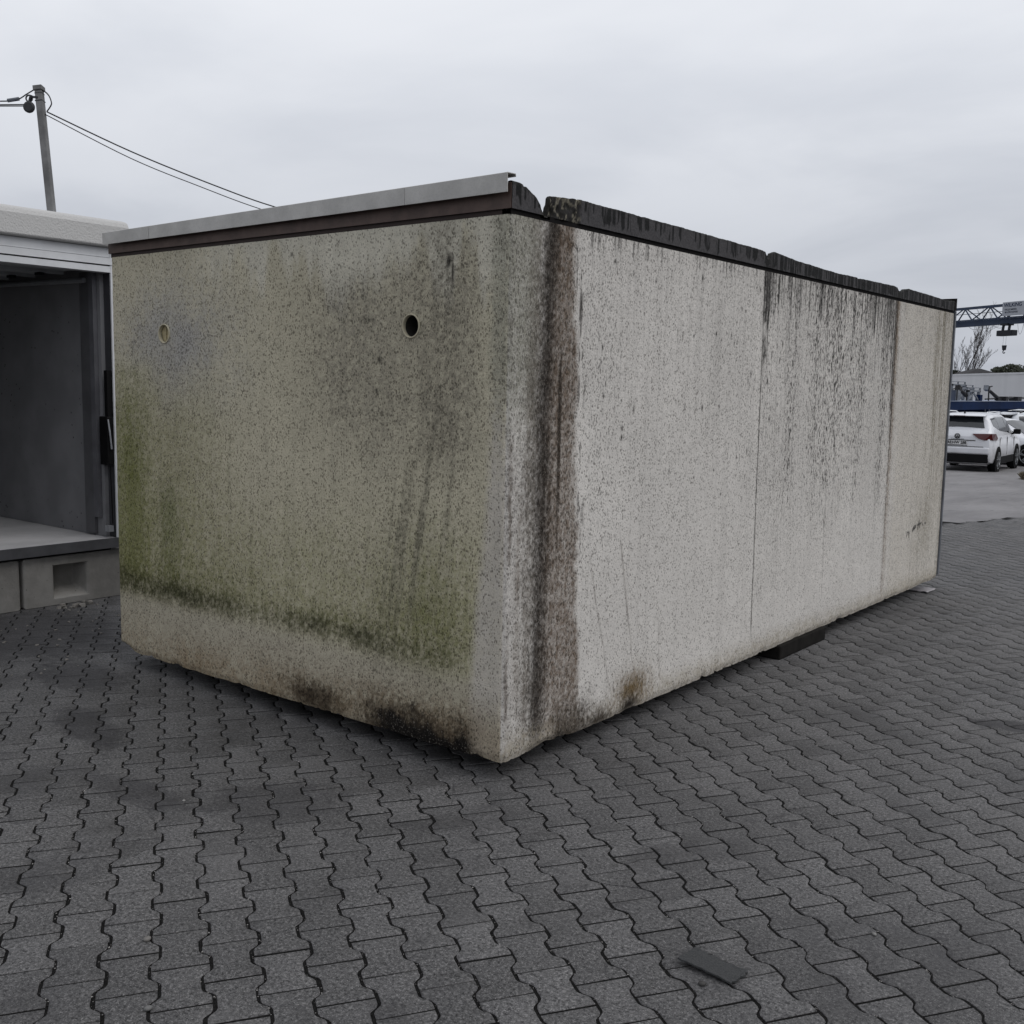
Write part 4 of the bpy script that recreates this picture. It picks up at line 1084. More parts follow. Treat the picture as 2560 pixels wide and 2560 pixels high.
# ================================================================== LITTER ON THE PAVING
def build_litter():
    # torn strip of roofing felt
    t = NT('roofing_felt', .85, .3)
    p = t.coord('Object'); n = t.noise(p, 220, 3, .7)
    t.color(t.mix(t.rng(n, .3, .7), (.030, .031, .032), (.060, .061, .062))); t.bump(n, .8, .003)
    nx, ny = 22, 12
    a, b, c, d = np.array((1.2405, -.728)), np.array((1.2445, -.628)), np.array((1.421, -.634)), np.array((1.411, -.728))
    top = np.zeros((nx, ny, 3)); rg = np.random.default_rng(4)
    for i in range(nx):
        for j in range(ny):
            u, v = i / (nx - 1), j / (ny - 1)
            q = (a * (1 - v) + b * v) * (1 - u) + (d * (1 - v) + c * v) * u
            e = .006 * (fbm(np.array([u * 9 + v * 7]), np.array([v * 5]), 1, 3, 3)[0] - .5)
            if j == ny - 1: q = q + np.array((0, .010 * (rg.random() - .6) - .008 * math.sin(u * 3.1)))
            if i == nx - 1: q = q + np.array((.012 * (rg.random() - .5), 0))
            if i == 0: q = q + np.array((.004 * (rg.random() - .5), 0))
            z = .010 + .010 * (1 - v) * (1 - .5 * u) + .004 * math.sin(3 * u + 1) + e
            top[i, j] = (q[0], q[1], z)
    bot = top.copy(); bot[..., 2] -= .0055
    m = MB(); idx = lambda i, j, k: k * nx * ny + i * ny + j
    vs = [tuple(x) for x in top.reshape(-1, 3)] + [tuple(x) for x in bot.reshape(-1, 3)]
    fs = []
    for i in range(nx - 1):
        for j in range(ny - 1):
            fs.append((idx(i, j, 0), idx(i + 1, j, 0), idx(i + 1, j + 1, 0), idx(i, j + 1, 0)))
            fs.append((idx(i, j + 1, 1), idx(i + 1, j + 1, 1), idx(i + 1, j, 1), idx(i, j, 1)))
    for i in range(nx - 1):
        fs.append((idx(i, 0, 1), idx(i + 1, 0, 1), idx(i + 1, 0, 0), idx(i, 0, 0)))
        fs.append((idx(i, ny - 1, 0), idx(i + 1, ny - 1, 0), idx(i + 1, ny - 1, 1), idx(i, ny - 1, 1)))
    for j in range(ny - 1):
        fs.append((idx(0, j, 0), idx(0, j + 1, 0), idx(0, j + 1, 1), idx(0, j, 1)))
        fs.append((idx(nx - 1, j, 1), idx(nx - 1, j + 1, 1), idx(nx - 1, j + 1, 0), idx(nx - 1, j, 0)))
    m.add(vs, fs)
    o = m.build('felt_scrap', t.m); tag(o, 'torn flat piece of dark grey roofing felt lying on the paving', 'scrap')
    # pebbles one can tell apart
    def pebble(x, y, s, col, label, name='pebble'):
        rg = random.Random(int(x * 1000) + 7)
        m = MB(); vs = []; fs = []; n1, n2 = 8, 5
        for i in range(n2 + 1):
            th = math.pi * i / n2
            for k in range(n1):
                ph = 2 * math.pi * k / n1; r = s * (1 + .22 * (rg.random() - .5))
                vs.append((r * 1.25 * math.sin(th) * math.cos(ph), r * math.sin(th) * math.sin(ph), r * .7 * math.cos(th)))
        for i in range(n2):
            for k in range(n1):
                fs.append((i * n1 + k, (i + 1) * n1 + k, (i + 1) * n1 + (k + 1) % n1, i * n1 + (k + 1) % n1))
        m.add(vs, fs)
        o = m.build(name, plain('pebble_' + name, col, .7), smooth=True); o.location = (x, y, s * .6); o.rotation_euler = (0, 0, rg.random() * 6)
        tag(o, label, 'pebble')
    pebble(1.345, -.775, .0095, (.05, .048, .046), 'round dark pebble just below the felt scrap')
    pebble(1.620, -.190, .0065, (.22, .215, .205), 'pale pebble in the paving joint right of the felt scrap')
    pebble(-.021, -1.627, .0105, (.17, .16, .15), 'brownish pebble wedged in a joint at the lower left')
    pebble(.285, -1.82, .0095, (.15, .148, .145), 'grey pebble on a paving stone near the lower edge')
    pebble(-.83, -.95, .0060, (.26, .255, .245), 'pale pebble in a joint left of the garage corner')
    # white crumpled foil under the far end
    n = 16; V = []; rg = np.random.default_rng(8)
    xs = np.linspace(-.20, .025, n); ys = np.linspace(5.60, 5.83, 9)
    X, Y = np.meshgrid(xs, ys, indexing='ij'); Z = .005 + .012 * fbm(X, Y, 30, 9, 3) * sst(.055, 0, X)
    X = X + .02 * (fbm(X, Y, 12, 5, 2) - .5); Y = Y + .05 * (fbm(X, Y, 9, 6, 2) - .5)
    me = grid_mesh('foil_scrap', np.stack([X, Y, Z], -1)); me.materials.append(plain('pale_foil', (.30, .285, .295), .7))
    o = link_mesh('foil_scrap', me, smooth=True); sm = o.modifiers.new('thickness', 'SOLIDIFY'); sm.thickness = .003
    tag(o, 'pale scrap of foil poking out under the far end of the garage', 'scrap')
    # rubble at the foot of the concrete block
    rg2 = random.Random(2); m = MB()
    for i in range(16):
        x, y = -4.50 + rg2.uniform(-.02, .10), .62 + rg2.uniform(-.14, .16); s = rg2.uniform(.006, .022)
        vs = [(x + s * a * rg2.uniform(.6, 1.3), y + s * b * rg2.uniform(.6, 1.3), .0 + s * .6 * (c + 1) * rg2.uniform(.7, 1.1)) for a, b, c in ((-1, -1, -1), (1, -1, -1), (1, 1, -1), (-1, 1, -1), (-1, -1, 1), (1, -1, 1), (1, 1, 1), (-1, 1, 1))]
        m.add(vs, [(3, 2, 1, 0), (4, 5, 6, 7), (0, 1, 5, 4), (1, 2, 6, 5), (2, 3, 7, 6), (3, 0, 4, 7)])
    for i in range(60):
        x, y = rg2.uniform(-4.4, -2.9), rg2.uniform(-.6, 1.0); s = rg2.uniform(.002, .007)
        vs = [(x + s * a * rg2.uniform(.6, 1.6), y + s * b * rg2.uniform(.6, 1.6), .001 + s * .5 * (c + 1)) for a, b, c in ((-1, -1, -1), (1, -1, -1), (1, 1, -1), (-1, 1, -1), (-1, -1, 1), (1, -1, 1), (1, 1, 1), (-1, 1, 1))]
        m.add(vs, [(3, 2, 1, 0), (4, 5, 6, 7), (0, 1, 5, 4), (1, 2, 6, 5), (2, 3, 7, 6), (3, 0, 4, 7)])
    o = m.build('rubble', plain('pale_rubble', (.24, .225, .205), .9, var=.3, scale=8))
    tag(o, 'pale crumbs of rubble strewn in front of the concrete blocks', 'rubble', kind='stuff')
build_litter()

# ================================================================== FAR SIDE OF THE YARD
def text_mesh(name, body, size, mat, parent, M, squash=1.0):
    cu = bpy.data.curves.new(name, 'FONT'); cu.body = body; cu.size = size; cu.extrude = .004; cu.align_x = 'CENTER'; cu.align_y = 'CENTER'
    cu.offset = size * .022
    tmp = bpy.data.objects.new('tmp_text', cu)
    me = bpy.data.meshes.new_from_object(tmp)
    bpy.data.objects.remove(tmp)
    me.materials.clear(); me.materials.append(mat)
    o = link_mesh(name, me, parent)
    o.matrix_local = M @ Matrix.Diagonal((squash, 1, 1, 1))
    return o

def car_paint(name, col):
    t = NT(name, .28, .5)
    n = t.noise(t.coord('Object'), 3, 4, .6)
    z = t.n.new('ShaderNodeSeparateXYZ'); t.l.new(t.coord('Object'), z.inputs[0])
    road = t.math('MULTIPLY', t.rng(z.outputs[2], .95, .35, 0, .55), t.rng(n, .25, .7, .4, 1))
    t.color(t.mix(road, col, (.20, .195, .19)))
    t.b.inputs['Coat Weight'].default_value = .4
    return t.m

M_GLASS = NT('car_glass', .08, .7).color((.022, .025, .028)).m
M_TYRE = plain('tyre', (.006, .006, .006), .9, .1)
M_RIMM = plain('alloy', (.30, .31, .32), .35, .5, .7)
M_BLACK = plain('black_trim', (.005, .005, .0055), .65, .12)
M_LAMP = NT('tail_lamp', .15, .5).color((.070, .008, .008)).m
M_WHITE = car_paint('white_car_paint', (.70, .71, .74))
M_SILVER = car_paint('silver_car_paint', (.66, .68, .71))

def make_car(label, loc, rz, st, paint, rails=True, spoiler=True, plate=None, emblem=False, name='parked_car', group='white cars parked beyond the garage'):
    """stations: y, top z, half width at top, belt z, half width at belt, half width, underside z"""
    g = thing(name, label, 'car', loc, rz, group)
    T = np.array(st)
    ys = T[:, 0]
    def par(y): return [np.interp(y, ys, T[:, k]) for k in range(1, 7)]
    def ring(y):
        zt, wt, zb_, wb, w, zu = par(y)
        mid = zu + (zb_ - zu) * .45
        return np.array([(0, zu), (w * .80, zu), (w * .95, zu + .06), (w * .99, zu + .2 * (zb_ - zu)), (w, mid), (w * .985, zb_ - .12), (wb, zb_),
                         (wb + (wt - wb) * .33 + .015, zb_ + (zt - zb_) * .36), (wb + (wt - wb) * .68 + .018, zb_ + (zt - zb_) * .70), (wt + .01, zt - .05), (wt - .07, zt - .008), (wt * .5, zt + .012), (0, zt + .018)])
    yy = np.unique(np.concatenate([np.linspace(ys[0], ys[-1], 46), ys]))
    m = MB(); K = 13; vs = []
    for y in yy:
        r = ring(y)
        full = [(x, y, z) for x, z in r] + [(-x, y, z) for x, z in r[-2:0:-1]]
        vs += full
    n = 2 * K - 2; fs = []
    for i in range(len(yy) - 1):
        for k in range(n):
            k2 = (k + 1) % n
            fs.append((i * n + k, i * n + k2, (i + 1) * n + k2, (i + 1) * n + k))
    fs.append(tuple(range(n))); fs.append(tuple((len(yy) - 1) * n + k for k in range(n))[::-1])
    m.add(vs, fs)
    body = m.build('body', paint, g, smooth=True)
    es = body.modifiers.new('edges', 'EDGE_SPLIT'); es.split_angle = R(38)
    def side_pt(y, t, s, off=.007):
        """t from belt (0) to roof edge (1)"""
        r = ring(y); q = r[6:10]; tt = t * 3; i = min(int(tt), 2); f = tt - i
        p = q[i] * (1 - f) + q[i + 1] * f; d = q[3] - q[0]; nn = np.array((d[1], -d[0])); nn = nn / np.hypot(*nn)
        p = p + nn * off
        return (s * p[0], y, p[1])
    def side_glass(y0, y1, lo0, hi0, lo1, hi1):
        for s in (1, -1):
            q = MB(); A = []
            for i in range(6):
                u = i / 5; y = y0 + (y1 - y0) * u
                for j in range(5):
                    v = j / 4
                    t = (lo0 + (lo1 - lo0) * u) * (1 - v) + (hi0 + (hi1 - hi0) * u) * v
                    A.append(side_pt(y, t, s))
            f = [(i * 5 + j, (i + 1) * 5 + j, (i + 1) * 5 + j + 1, i * 5 + j + 1) for i in range(5) for j in range(4)]
            if s < 0: f = [x[::-1] for x in f]
            q.add(A, f); q.build('side_window', M_GLASS, g, smooth=True)
    def top_glass(nm, y0, y1, fr0=.93, fr1=.93):
        q = MB(); A = []
        for i in range(8):
            u = i / 7; y = y0 + (y1 - y0) * u
            zt, wt, *_ = par(y); e = .01
            sl = (par(y + e)[0] - par(y - e)[0]) / (2 * e)
            nn = np.array((-sl, 1)) / math.hypot(sl, 1)
            hw = (wt - .07) * (fr0 + (fr1 - fr0) * u)
            for j in range(7):
                x = -hw + 2 * hw * j / 6; z = zt - .008 + .026 * (1 - abs(x) / (wt + .01))
                A.append((x, y + nn[0] * .014, z + nn[1] * .014))
        q.add(A, [(i * 7 + j, i * 7 + j + 1, (i + 1) * 7 + j + 1, (i + 1) * 7 + j) for i in range(7) for j in range(6)])
        return q.build(nm, M_GLASS, g, smooth=True)
    return g, ring, par, side_glass, top_glass, side_pt, paint

def wheels(g, ring, yr, yf, rad, w):
    for y in (yr, yf):
        for s in (1, -1):
            x = s * (w - .105)
            a = MB().lathe([(.0001, 0), (rad + .055, 0), (rad + .055, s * .118), (rad + .03, s * .1195), (.0001, s * .1195)], (x, y, rad), 'x', 28).build('wheel_arch', M_BLACK, g)
            wh = MB().lathe([(rad * .66, s * .02), (rad * .70, s * .125), (rad * .96, s * .128), (rad, s * .105), (rad, -s * .09), (rad * .9, -s * .11)], (x, y, rad), 'x', 28).build('wheel', M_TYRE, g, smooth=True)
            r = MB().lathe([(rad * .60, s * .10), (rad * .68, s * .128), (rad * .71, s * .128)], (x, y, rad), 'x', 28)
            for k in range(5):
                an = 2 * math.pi * k / 5 + .3
                for da in (-.13, .13):
                    r.bar((x + s * .118, y + .04 * math.cos(an), rad + .04 * math.sin(an)), (x + s * .124, y + rad * .68 * math.cos(an + da), rad + rad * .68 * math.sin(an + da)), .028)
            r.build('rim', M_RIMM, wh)

def build_cars():
    # ---- the SUV seen from behind
    st = [(-2.25, 1.02, .70, .93, .84, .86, .34), (-2.20, 1.16, .72, 1.06, .87, .90, .30), (-2.10, 1.245, .72, 1.12, .885, .918, .26), (-1.93, 1.57, .66, 1.15, .89, .92, .24), (-1.84, 1.635, .655, 1.15, .893, .92, .23), (-1.2, 1.662, .66, 1.13, .90, .92, .22), (0, 1.668, .66, 1.08, .90, .92, .22), (.45, 1.60, .655, 1.05, .895, .92, .22),
          (1.18, 1.10, .70, 1.01, .875, .92, .22), (1.75, 1.02, .70, .95, .86, .92, .23), (2.08, .92, .66, .86, .80, .90, .26), (2.22, .72, .60, .66, .66, .80, .30)]
    loc = (-6.02, 28.72 + 1.32, float(hgt(0, 30.0)) - .0)
    g, ring, par, sg, tg, sp, pt = make_car('white SUV parked behind the garage with its tail towards us, plate on the hatch', loc, R(2.7), st, M_WHITE)
    wheels(g, ring, -1.32, 1.36, .345, .92)
    sg(-1.78, -1.22, .34, .80, .12, .84); sg(-1.16, -.24, .10, .85, .06, .86); sg(-.18, .62, .06, .86, .02, .70)
    tg('rear_window', -2.085, -1.905, 1.04, .98)
    tg('windscreen', .50, 1.12)
    MB().prism([(-2.16, 1.615), (-1.82, 1.655), (-1.80, 1.62), (-2.02, 1.585), (-2.15, 1.595)], 'x', -.66, .66).build('roof_spoiler', M_WHITE, g, bevel=.01)
    MB().box(-.60, .60, -2.13, -1.98, 1.572, 1.594).build('spoiler_underside', M_BLACK, g)
    MB().box(-.16, .16, -2.166, -2.158, 1.600, 1.612).build('brake_lamp', M_LAMP, g)
    for s in (1, -1):
        # tail lamps wrap round the corner
        q = MB()
        f = [(s * .40, -2.300, 1.115), (s * .89, -2.235, 1.125), (s * .925, -2.20, .95), (s * .72, -2.280, .935), (s * .56, -2.300, .985)]
        b = [(x * .99, y + .16, z) for x, y, z in f]
        q.add(f + b, [(0, 1, 2, 3, 4), (9, 8, 7, 6, 5)] + [(i, 5 + i, 5 + (i + 1) % 5, (i + 1) % 5) for i in range(5)])
        lamp = q.build('tail_lamp', M_LAMP, g)
        q2 = MB(); f = [(s * .893, -2.234, 1.125), (s * .935, -1.84, 1.115), (s * .945, -1.64, .99), (s * .94, -1.70, .925), (s * .928, -2.198, .945)]
        b = [(x - s * .03, y, z) for x, y, z in f]
        q2.add(f + b, [(0, 1, 2, 3, 4), (9, 8, 7, 6, 5)] + [(i, 5 + i, 5 + (i + 1) % 5, (i + 1) % 5) for i in range(5)])
        q2.build('lamp_wing', M_LAMP, lamp)
        # roof rails
        pts = [(s * .60, -1.72, 1.655), (s * .605, -1.55, 1.705), (s * .61, -.6, 1.715), (s * .61, .1, 1.70), (s * .60, .32, 1.655)]
        MB().tube(pts, .018, 6).build('roof_rail', M_WHITE, g, smooth=True)
        # mirrors
        q = MB(); q.cbox((s * 1.03, .62, 1.13), (.20, .11, .15)); q.build('wing_mirror', M_BLACK, g, bevel=.03, seg=3)
        MB().bar((s * .88, .66, 1.06), (s * .98, .63, 1.09), .05).build('mirror_foot', M_BLACK, g)
        # sills and side crease, door handles
        MB().box(s * .905 - .02, s * .905 + .02, -.92, .94, .235, .44).build('sill', M_BLACK, g)
        for y in (-.95, -.05):
            MB().cbox((s * .917, y, 1.00), (.03, .20, .035)).build('door_handle', M_WHITE, g)
        for y in (-1.14, -.12, .90):
            MB().cbox((s * .914, y, .72), (.016, .012, .50)).build('door_gap', M_BLACK, g)
    # hatch: seams, bumper, plate, emblem
    MB().box(-.84, .84, -2.275, -2.16, .30, .545).build('rear_bumper', M_BLACK, g, bevel=.03)
    MB().box(-.86, .86, -2.290, -2.15, .548, .735).build('bumper_skin', M_WHITE, g, bevel=.04, seg=3)
    MB().box(-.70, .70, -2.262, -2.249, .745, .757).build('hatch_gap', M_BLACK, g)
    MB().box(-.48, .48, -2.268, -2.249, .915, .935).build('hatch_recess', M_BLACK, g)
    p = MB().box(-.265, .265, -2.278, -2.262, .795, .910).build('number_plate', plain('plate_white', (.68, .68, .68), .4, var=.03), g)
    fr = MB().box(-.275, .275, -2.272, -2.262, .780, .796).build('plate_frame', M_BLACK, p)
    face = Matrix.Translation((0, -2.282, .853)) @ Matrix.Rotation(R(90), 4, 'X')
    text_mesh('plate_lettering', 'RE:HW 288', .112, M_BLACK, p, face, .93)
    text_mesh('hatch_lettering', 'TIGUAN', .05, plain('chrome_letters', (.42, .43, .45), .35, .5, .6), g, Matrix.Translation((0, -2.262, .955)) @ Matrix.Rotation(R(90), 4, 'X'), 1.9)
    e = MB()
    ringp = [(.068 * math.cos(a), -2.266, 1.035 + .068 * math.sin(a)) for a in np.linspace(0, 2 * math.pi, 25)]
    e.tube(ringp, .009, 6, False)
    zc = 1.035
    for a, b in (((-.026, zc + .060), (0, zc + .004)), ((0, zc + .004), (.026, zc + .060)), ((-.052, zc + .040), (-.022, zc - .056)), ((-.022, zc - .056), (0, zc - .006)), ((0, zc - .006), (.022, zc - .056)), ((.022, zc - .056), (.052, zc + .040))):
        e.bar((a[0], -2.266, a[1]), (b[0], -2.266, b[1]), .013)
    e.build('emblem', M_BLACK, g)
    MB().add([(-.012, -1.62, 1.66), (.012, -1.62, 1.66), (.012, -1.40, 1.66), (-.012, -1.40, 1.66), (0, -1.63, 1.745), (0, -1.60, 1.745)], [(0, 1, 4), (1, 2, 5, 4), (2, 3, 5), (3, 0, 4, 5), (3, 2, 1, 0)]).build('roof_antenna', M_BLACK, g)
    # ---- hatchback standing across, nose to the right
    st2 = [(-2.05, .95, .62, .86, .74, .80, .32), (-1.98, 1.02, .64, .92, .80, .86, .26), (-1.62, 1.38, .58, .95, .83, .88, .22), (-1.25, 1.46, .58, .95, .84, .89, .20), (-.2, 1.48, .58, .93, .85, .89, .20), (.15, 1.44, .57, .92, .85, .89, .20), (1.05, .98, .62, .89, .83, .89, .20), (1.6, .90, .62, .83, .80, .88, .21), (1.95, .76, .58, .70, .72, .84, .24), (2.08, .58, .5, .52, .6, .74, .28)]
    h = Vector((.95, -.30)).normalized(); rz = math.atan2(-h.x, h.y)
    loc = (-6.15, 34.15, float(hgt(0, 33.5)))
    g, ring, par, sg, tg, sp, pt = make_car('white hatchback standing across behind the SUV, nose to the right', loc, rz, st2, M_WHITE)
    wheels(g, ring, -1.28, 1.30, .335, .89)
    sg(-1.5, -.95, .25, .80, .10, .84); sg(-.88, -.10, .08, .84, .06, .86); sg(-.02, .72, .06, .86, .02, .62)
    tg('rear_window', -1.93, -1.66); tg('windscreen', .22, 1.0, .98, 1.02)
    for s in (1, -1):
        MB().cbox((s * .985, .60, 1.0), (.19, .10, .13)).build('wing_mirror', M_BLACK, g, bevel=.03)
        MB().box(s * .88 - .02, s * .88 + .02, -.88, .90, .21, .36).build('sill', M_BLACK, g)
        q = MB(); q.add([(s * .60, 2.0, .66), (s * .84, 1.78, .70), (s * .82, 1.86, .58), (s * .60, 2.03, .56), (s * .55, 1.95, .60), (s * .55, 1.94, .66)], [(0, 1, 2, 3), (0, 3, 4, 5)]); q.build('headlamp', M_GLASS, g)
    MB().box(-.5, .5, 2.03, 2.085, .34, .50).build('grille', M_BLACK, g)
    # ---- taller car beyond, tail to the left
    h = Vector((.85, .53)).normalized(); rz = math.atan2(-h.x, h.y)
    for label, loc, sc in (('white car with roof spoiler behind the hatchback', (-5.25, 38.4, float(hgt(0, 38.4)) + .03), 1.0), ('white estate car in the last row before the blue platform', (-6.0, 44.0, float(hgt(0, 44)) + .14), 1.0)):
        g, ring, par, sg, tg, sp, pt = make_car(label, loc, rz, st, M_SILVER if sc == 1 else M_WHITE)
        wheels(g, ring, -1.32, 1.36, .345, .92)
        sg(-1.78, -1.22, .34, .80, .12, .84); sg(-1.16, -.24, .10, .85, .06, .86); sg(-.18, .62, .06, .86, .02, .70)
        tg('rear_window', -2.085, -1.905, 1.04, .98); tg('windscreen', .50, 1.12)
        MB().prism([(-2.26, 1.60), (-1.82, 1.665), (-1.80, 1.62), (-2.02, 1.575), (-2.25, 1.575)], 'x', -.68, .68).build('roof_spoiler', M_SILVER, g, bevel=.01)
        for s in (1, -1):
            MB().tube([(s * .60, -1.72, 1.655), (s * .605, -1.55, 1.71), (s * .61, .1, 1.71), (s * .60, .32, 1.655)], .02, 6).build('roof_rail', M_BLACK, g)
            MB().box(s * .89 - .02, s * .89 + .04, -2.20, -1.95, .93, 1.15).build('tail_lamp', M_LAMP, g)
            MB().cbox((s * 1.03, .62, 1.13), (.20, .11, .15)).build('wing_mirror', M_BLACK, g, bevel=.03)
        MB().box(-.84, .84, -2.275, -2.16, .30, .60).build('rear_bumper', M_BLACK, g, bevel=.03)
build_cars()

# ------------------------------------------------------------------ blue machine platform
def build_platform():
    blue = plain('blue_enamel', (.005, .017, .060), .75, .1, var=.25, scale=.6)
    dblue = plain('dark_blue_cabinet', (.018, .030, .062), .5, .4)
    grey = plain('grey_machine_frame', (.20, .215, .24), .5, .4, .3, var=.3)
    blk = plain('dark_machinery', (.012, .012, .013), .6)
    pale = plain('pale_edge', (.22, .25, .33), .5)
    x = -9.60
    zg = float(hgt(0, 46)) - .06
    g = thing('machine_platform', 'long blue steel machine platform with grey frames on its deck behind the cars', 'platform', (x, 46, zg))
    B = lambda *a: MB().box(*a)
    B(x - 3.0, x, 36, 62, 1.03, 1.37).build('deck_beam', blue, g, True)
    B(x - 3.0, x + .02, 36, 62, 1.372, 1.395).build('deck_edge', pale, g, True)
    B(x - 3.0, x - .10, 46.0, 62, zg, 1.03).build('side_wall', blue, g, True)
    B(x - 2.9, x - 2.8, 36, 46, zg, 1.03).build('shade_panel', blk, g, True)  # dark sheet added to stand for the shadow under the deck
    for y in (36.2, 39.9): B(x - .5, x - .2, y, y + .3, zg, 1.03).build('support_leg', blue, g, True)
    l = MB()
    for y in (44.95, 45.62): l.box(x + .03, x + .06, y, y + .03, -.3, 1.03)
    for z in np.arange(-.1, 1.0, .30): l.box(x + .032, x + .058, 44.98, 45.62, z, z + .03)
    l.build('ladder', grey, g, True)
    # deck machinery
    B(x - 1.0, x - .25, 40.2, 41.45, 1.395, 1.83).build('control_cabinet', dblue, g, True)
    MB().tube([(x - .2, 41.5, 1.40), (x - .2, 41.5, 1.86), (x - .2, 41.2, 1.91), (x - .2, 40.9, 1.86)], .02, 6).build('hand_rail', blk, g, True)
    for k in range(4): MB().tube([(x - .3, 41.75 + k * .14, 1.40), (x - .3, 41.75 + k * .14, 1.84)], .05, 8).build('filter_tube', grey, g, True)
    MB().tube([(x - .2, 42.9, 1.40), (x - .2, 42.9, 1.78)], .025, 6).build('post', blk, g, True)
    def arm(y0, z0, y1, z1, nm):
        MB().tube([(x - .35, y0, z0), (x - .35, y1, z1)], [.06, .09], 8).build(nm, blk, g, True)
        d = Vector((0, y0 - y1, z0 - z1)).normalized()
        MB().bar(Vector((x - .35, y0, z0)) - d * .02, Vector((x - .35, y0, z0)) + d * .32, .20).build(nm + '_head', grey if y0 > 45 else blk, g, True)
    arm(42.35, 1.86, 43.35, 1.62, 'discharge_arm')
    arm(46.7, 1.92, 48.6, 1.50, 'discharge_arm')
    MB().bar((x - .35, 48.3, 1.50), (x - .35, 49.3, 1.43), .16).build('arm_foot', blk, g, True)
    # three nested portal frames
    for y0, y1, zt, o in ((43.35, 45.15, 1.94, 0), (43.9, 45.9, 2.05, -.5), (44.5, 46.5, 2.20, -1.0)):
        f = MB(); xx = x - .3 + o
        for y in (y0, y1 - .12): f.box(xx - .06, xx + .06, y, y + .12, 1.395, zt - .10)
        f.box(xx - .06, xx + .06, y0, y1, zt - .17, zt - .09)
        f.box(xx - .03, xx + .03, y0 - .1, y1 + .1, zt, zt + .025)
        for y in (y0 - .1, (y0 + y1) / 2, y1 + .07): f.box(xx - .03, xx + .03, y, y + .03, zt - .09, zt + .02)
        f.bar((xx, y0 + .1, 1.42), (xx, (y0 + y1) / 2, zt - .2), .06); f.bar((xx, y1 - .1, 1.42), (xx, (y0 + y1) / 2, zt - .2), .06)
        f.build('portal_frame', grey, g, True)
    B(x - .4, x - .2, 45.0, 45.35, 1.395, 1.66).build('valve_box', blue, g, True)
    MB().tube([(x - .2, 46.35, 1.40), (x - .2, 46.3, 1.9), (x - .2, 46.45, 2.02), (x - .2, 46.8, 2.04)], .03, 6).build('bent_pipe', blk, g, True)
    MB().tube([(x - .3, 46.2, 1.47), (x - .3, 47.8, 1.50)], .035, 6).build('hose', blk, g, True)
    B(x - .5, x - .1, 49.0, 49.45, 1.395, 1.60).build('valve_box', blk, g, True)
    MB().tube([(x - .3, 49.4, 1.54), (x - .3, 50.2, 1.52), (x - .3, 51.4, 1.56), (x - .3, 53.5, 1.54)], .04, 6).build('hose', blk, g, True)
    B(x - .5, x - .1, 51.2, 52.0, 1.395, 1.60).build('pump', blk, g, True)
build_platform()

# ------------------------------------------------------------------ hall, gantry crane
def build_hall():
    A, Bp = Vector((-21.05, 80.93, 0)), Vector((-14.2, 72.23, 0))
    d = (Bp - A).normalized(); a = A - d * 34; L = 78
    zg = float(hgt(0, 70)) - .3
    rz = math.atan2(d.y, d.x)
    g = thing('hall', 'long low grey hall with flat roof behind the blue platform', 'hall', (a.x, a.y, zg), rz)
    t = NT('grey_cladding', .5, .3)
    p = t.coord('Object'); n = t.noise(t.map(p, (1.3, 1, .12)), .8, 3)
    t.color(t.mix(t.rng(n, .3, .7), (.60, .605, .62), (.66, .665, .68)))
    H = 3.195 - zg
    MB().box(0, L, 0, 22, 0, H - .12).build('wall', t.m, g)
    MB().box(-.05, L + .05, -.04, 22.04, H - .12, H).build('roof_edge', t.m, g)
build_hall()

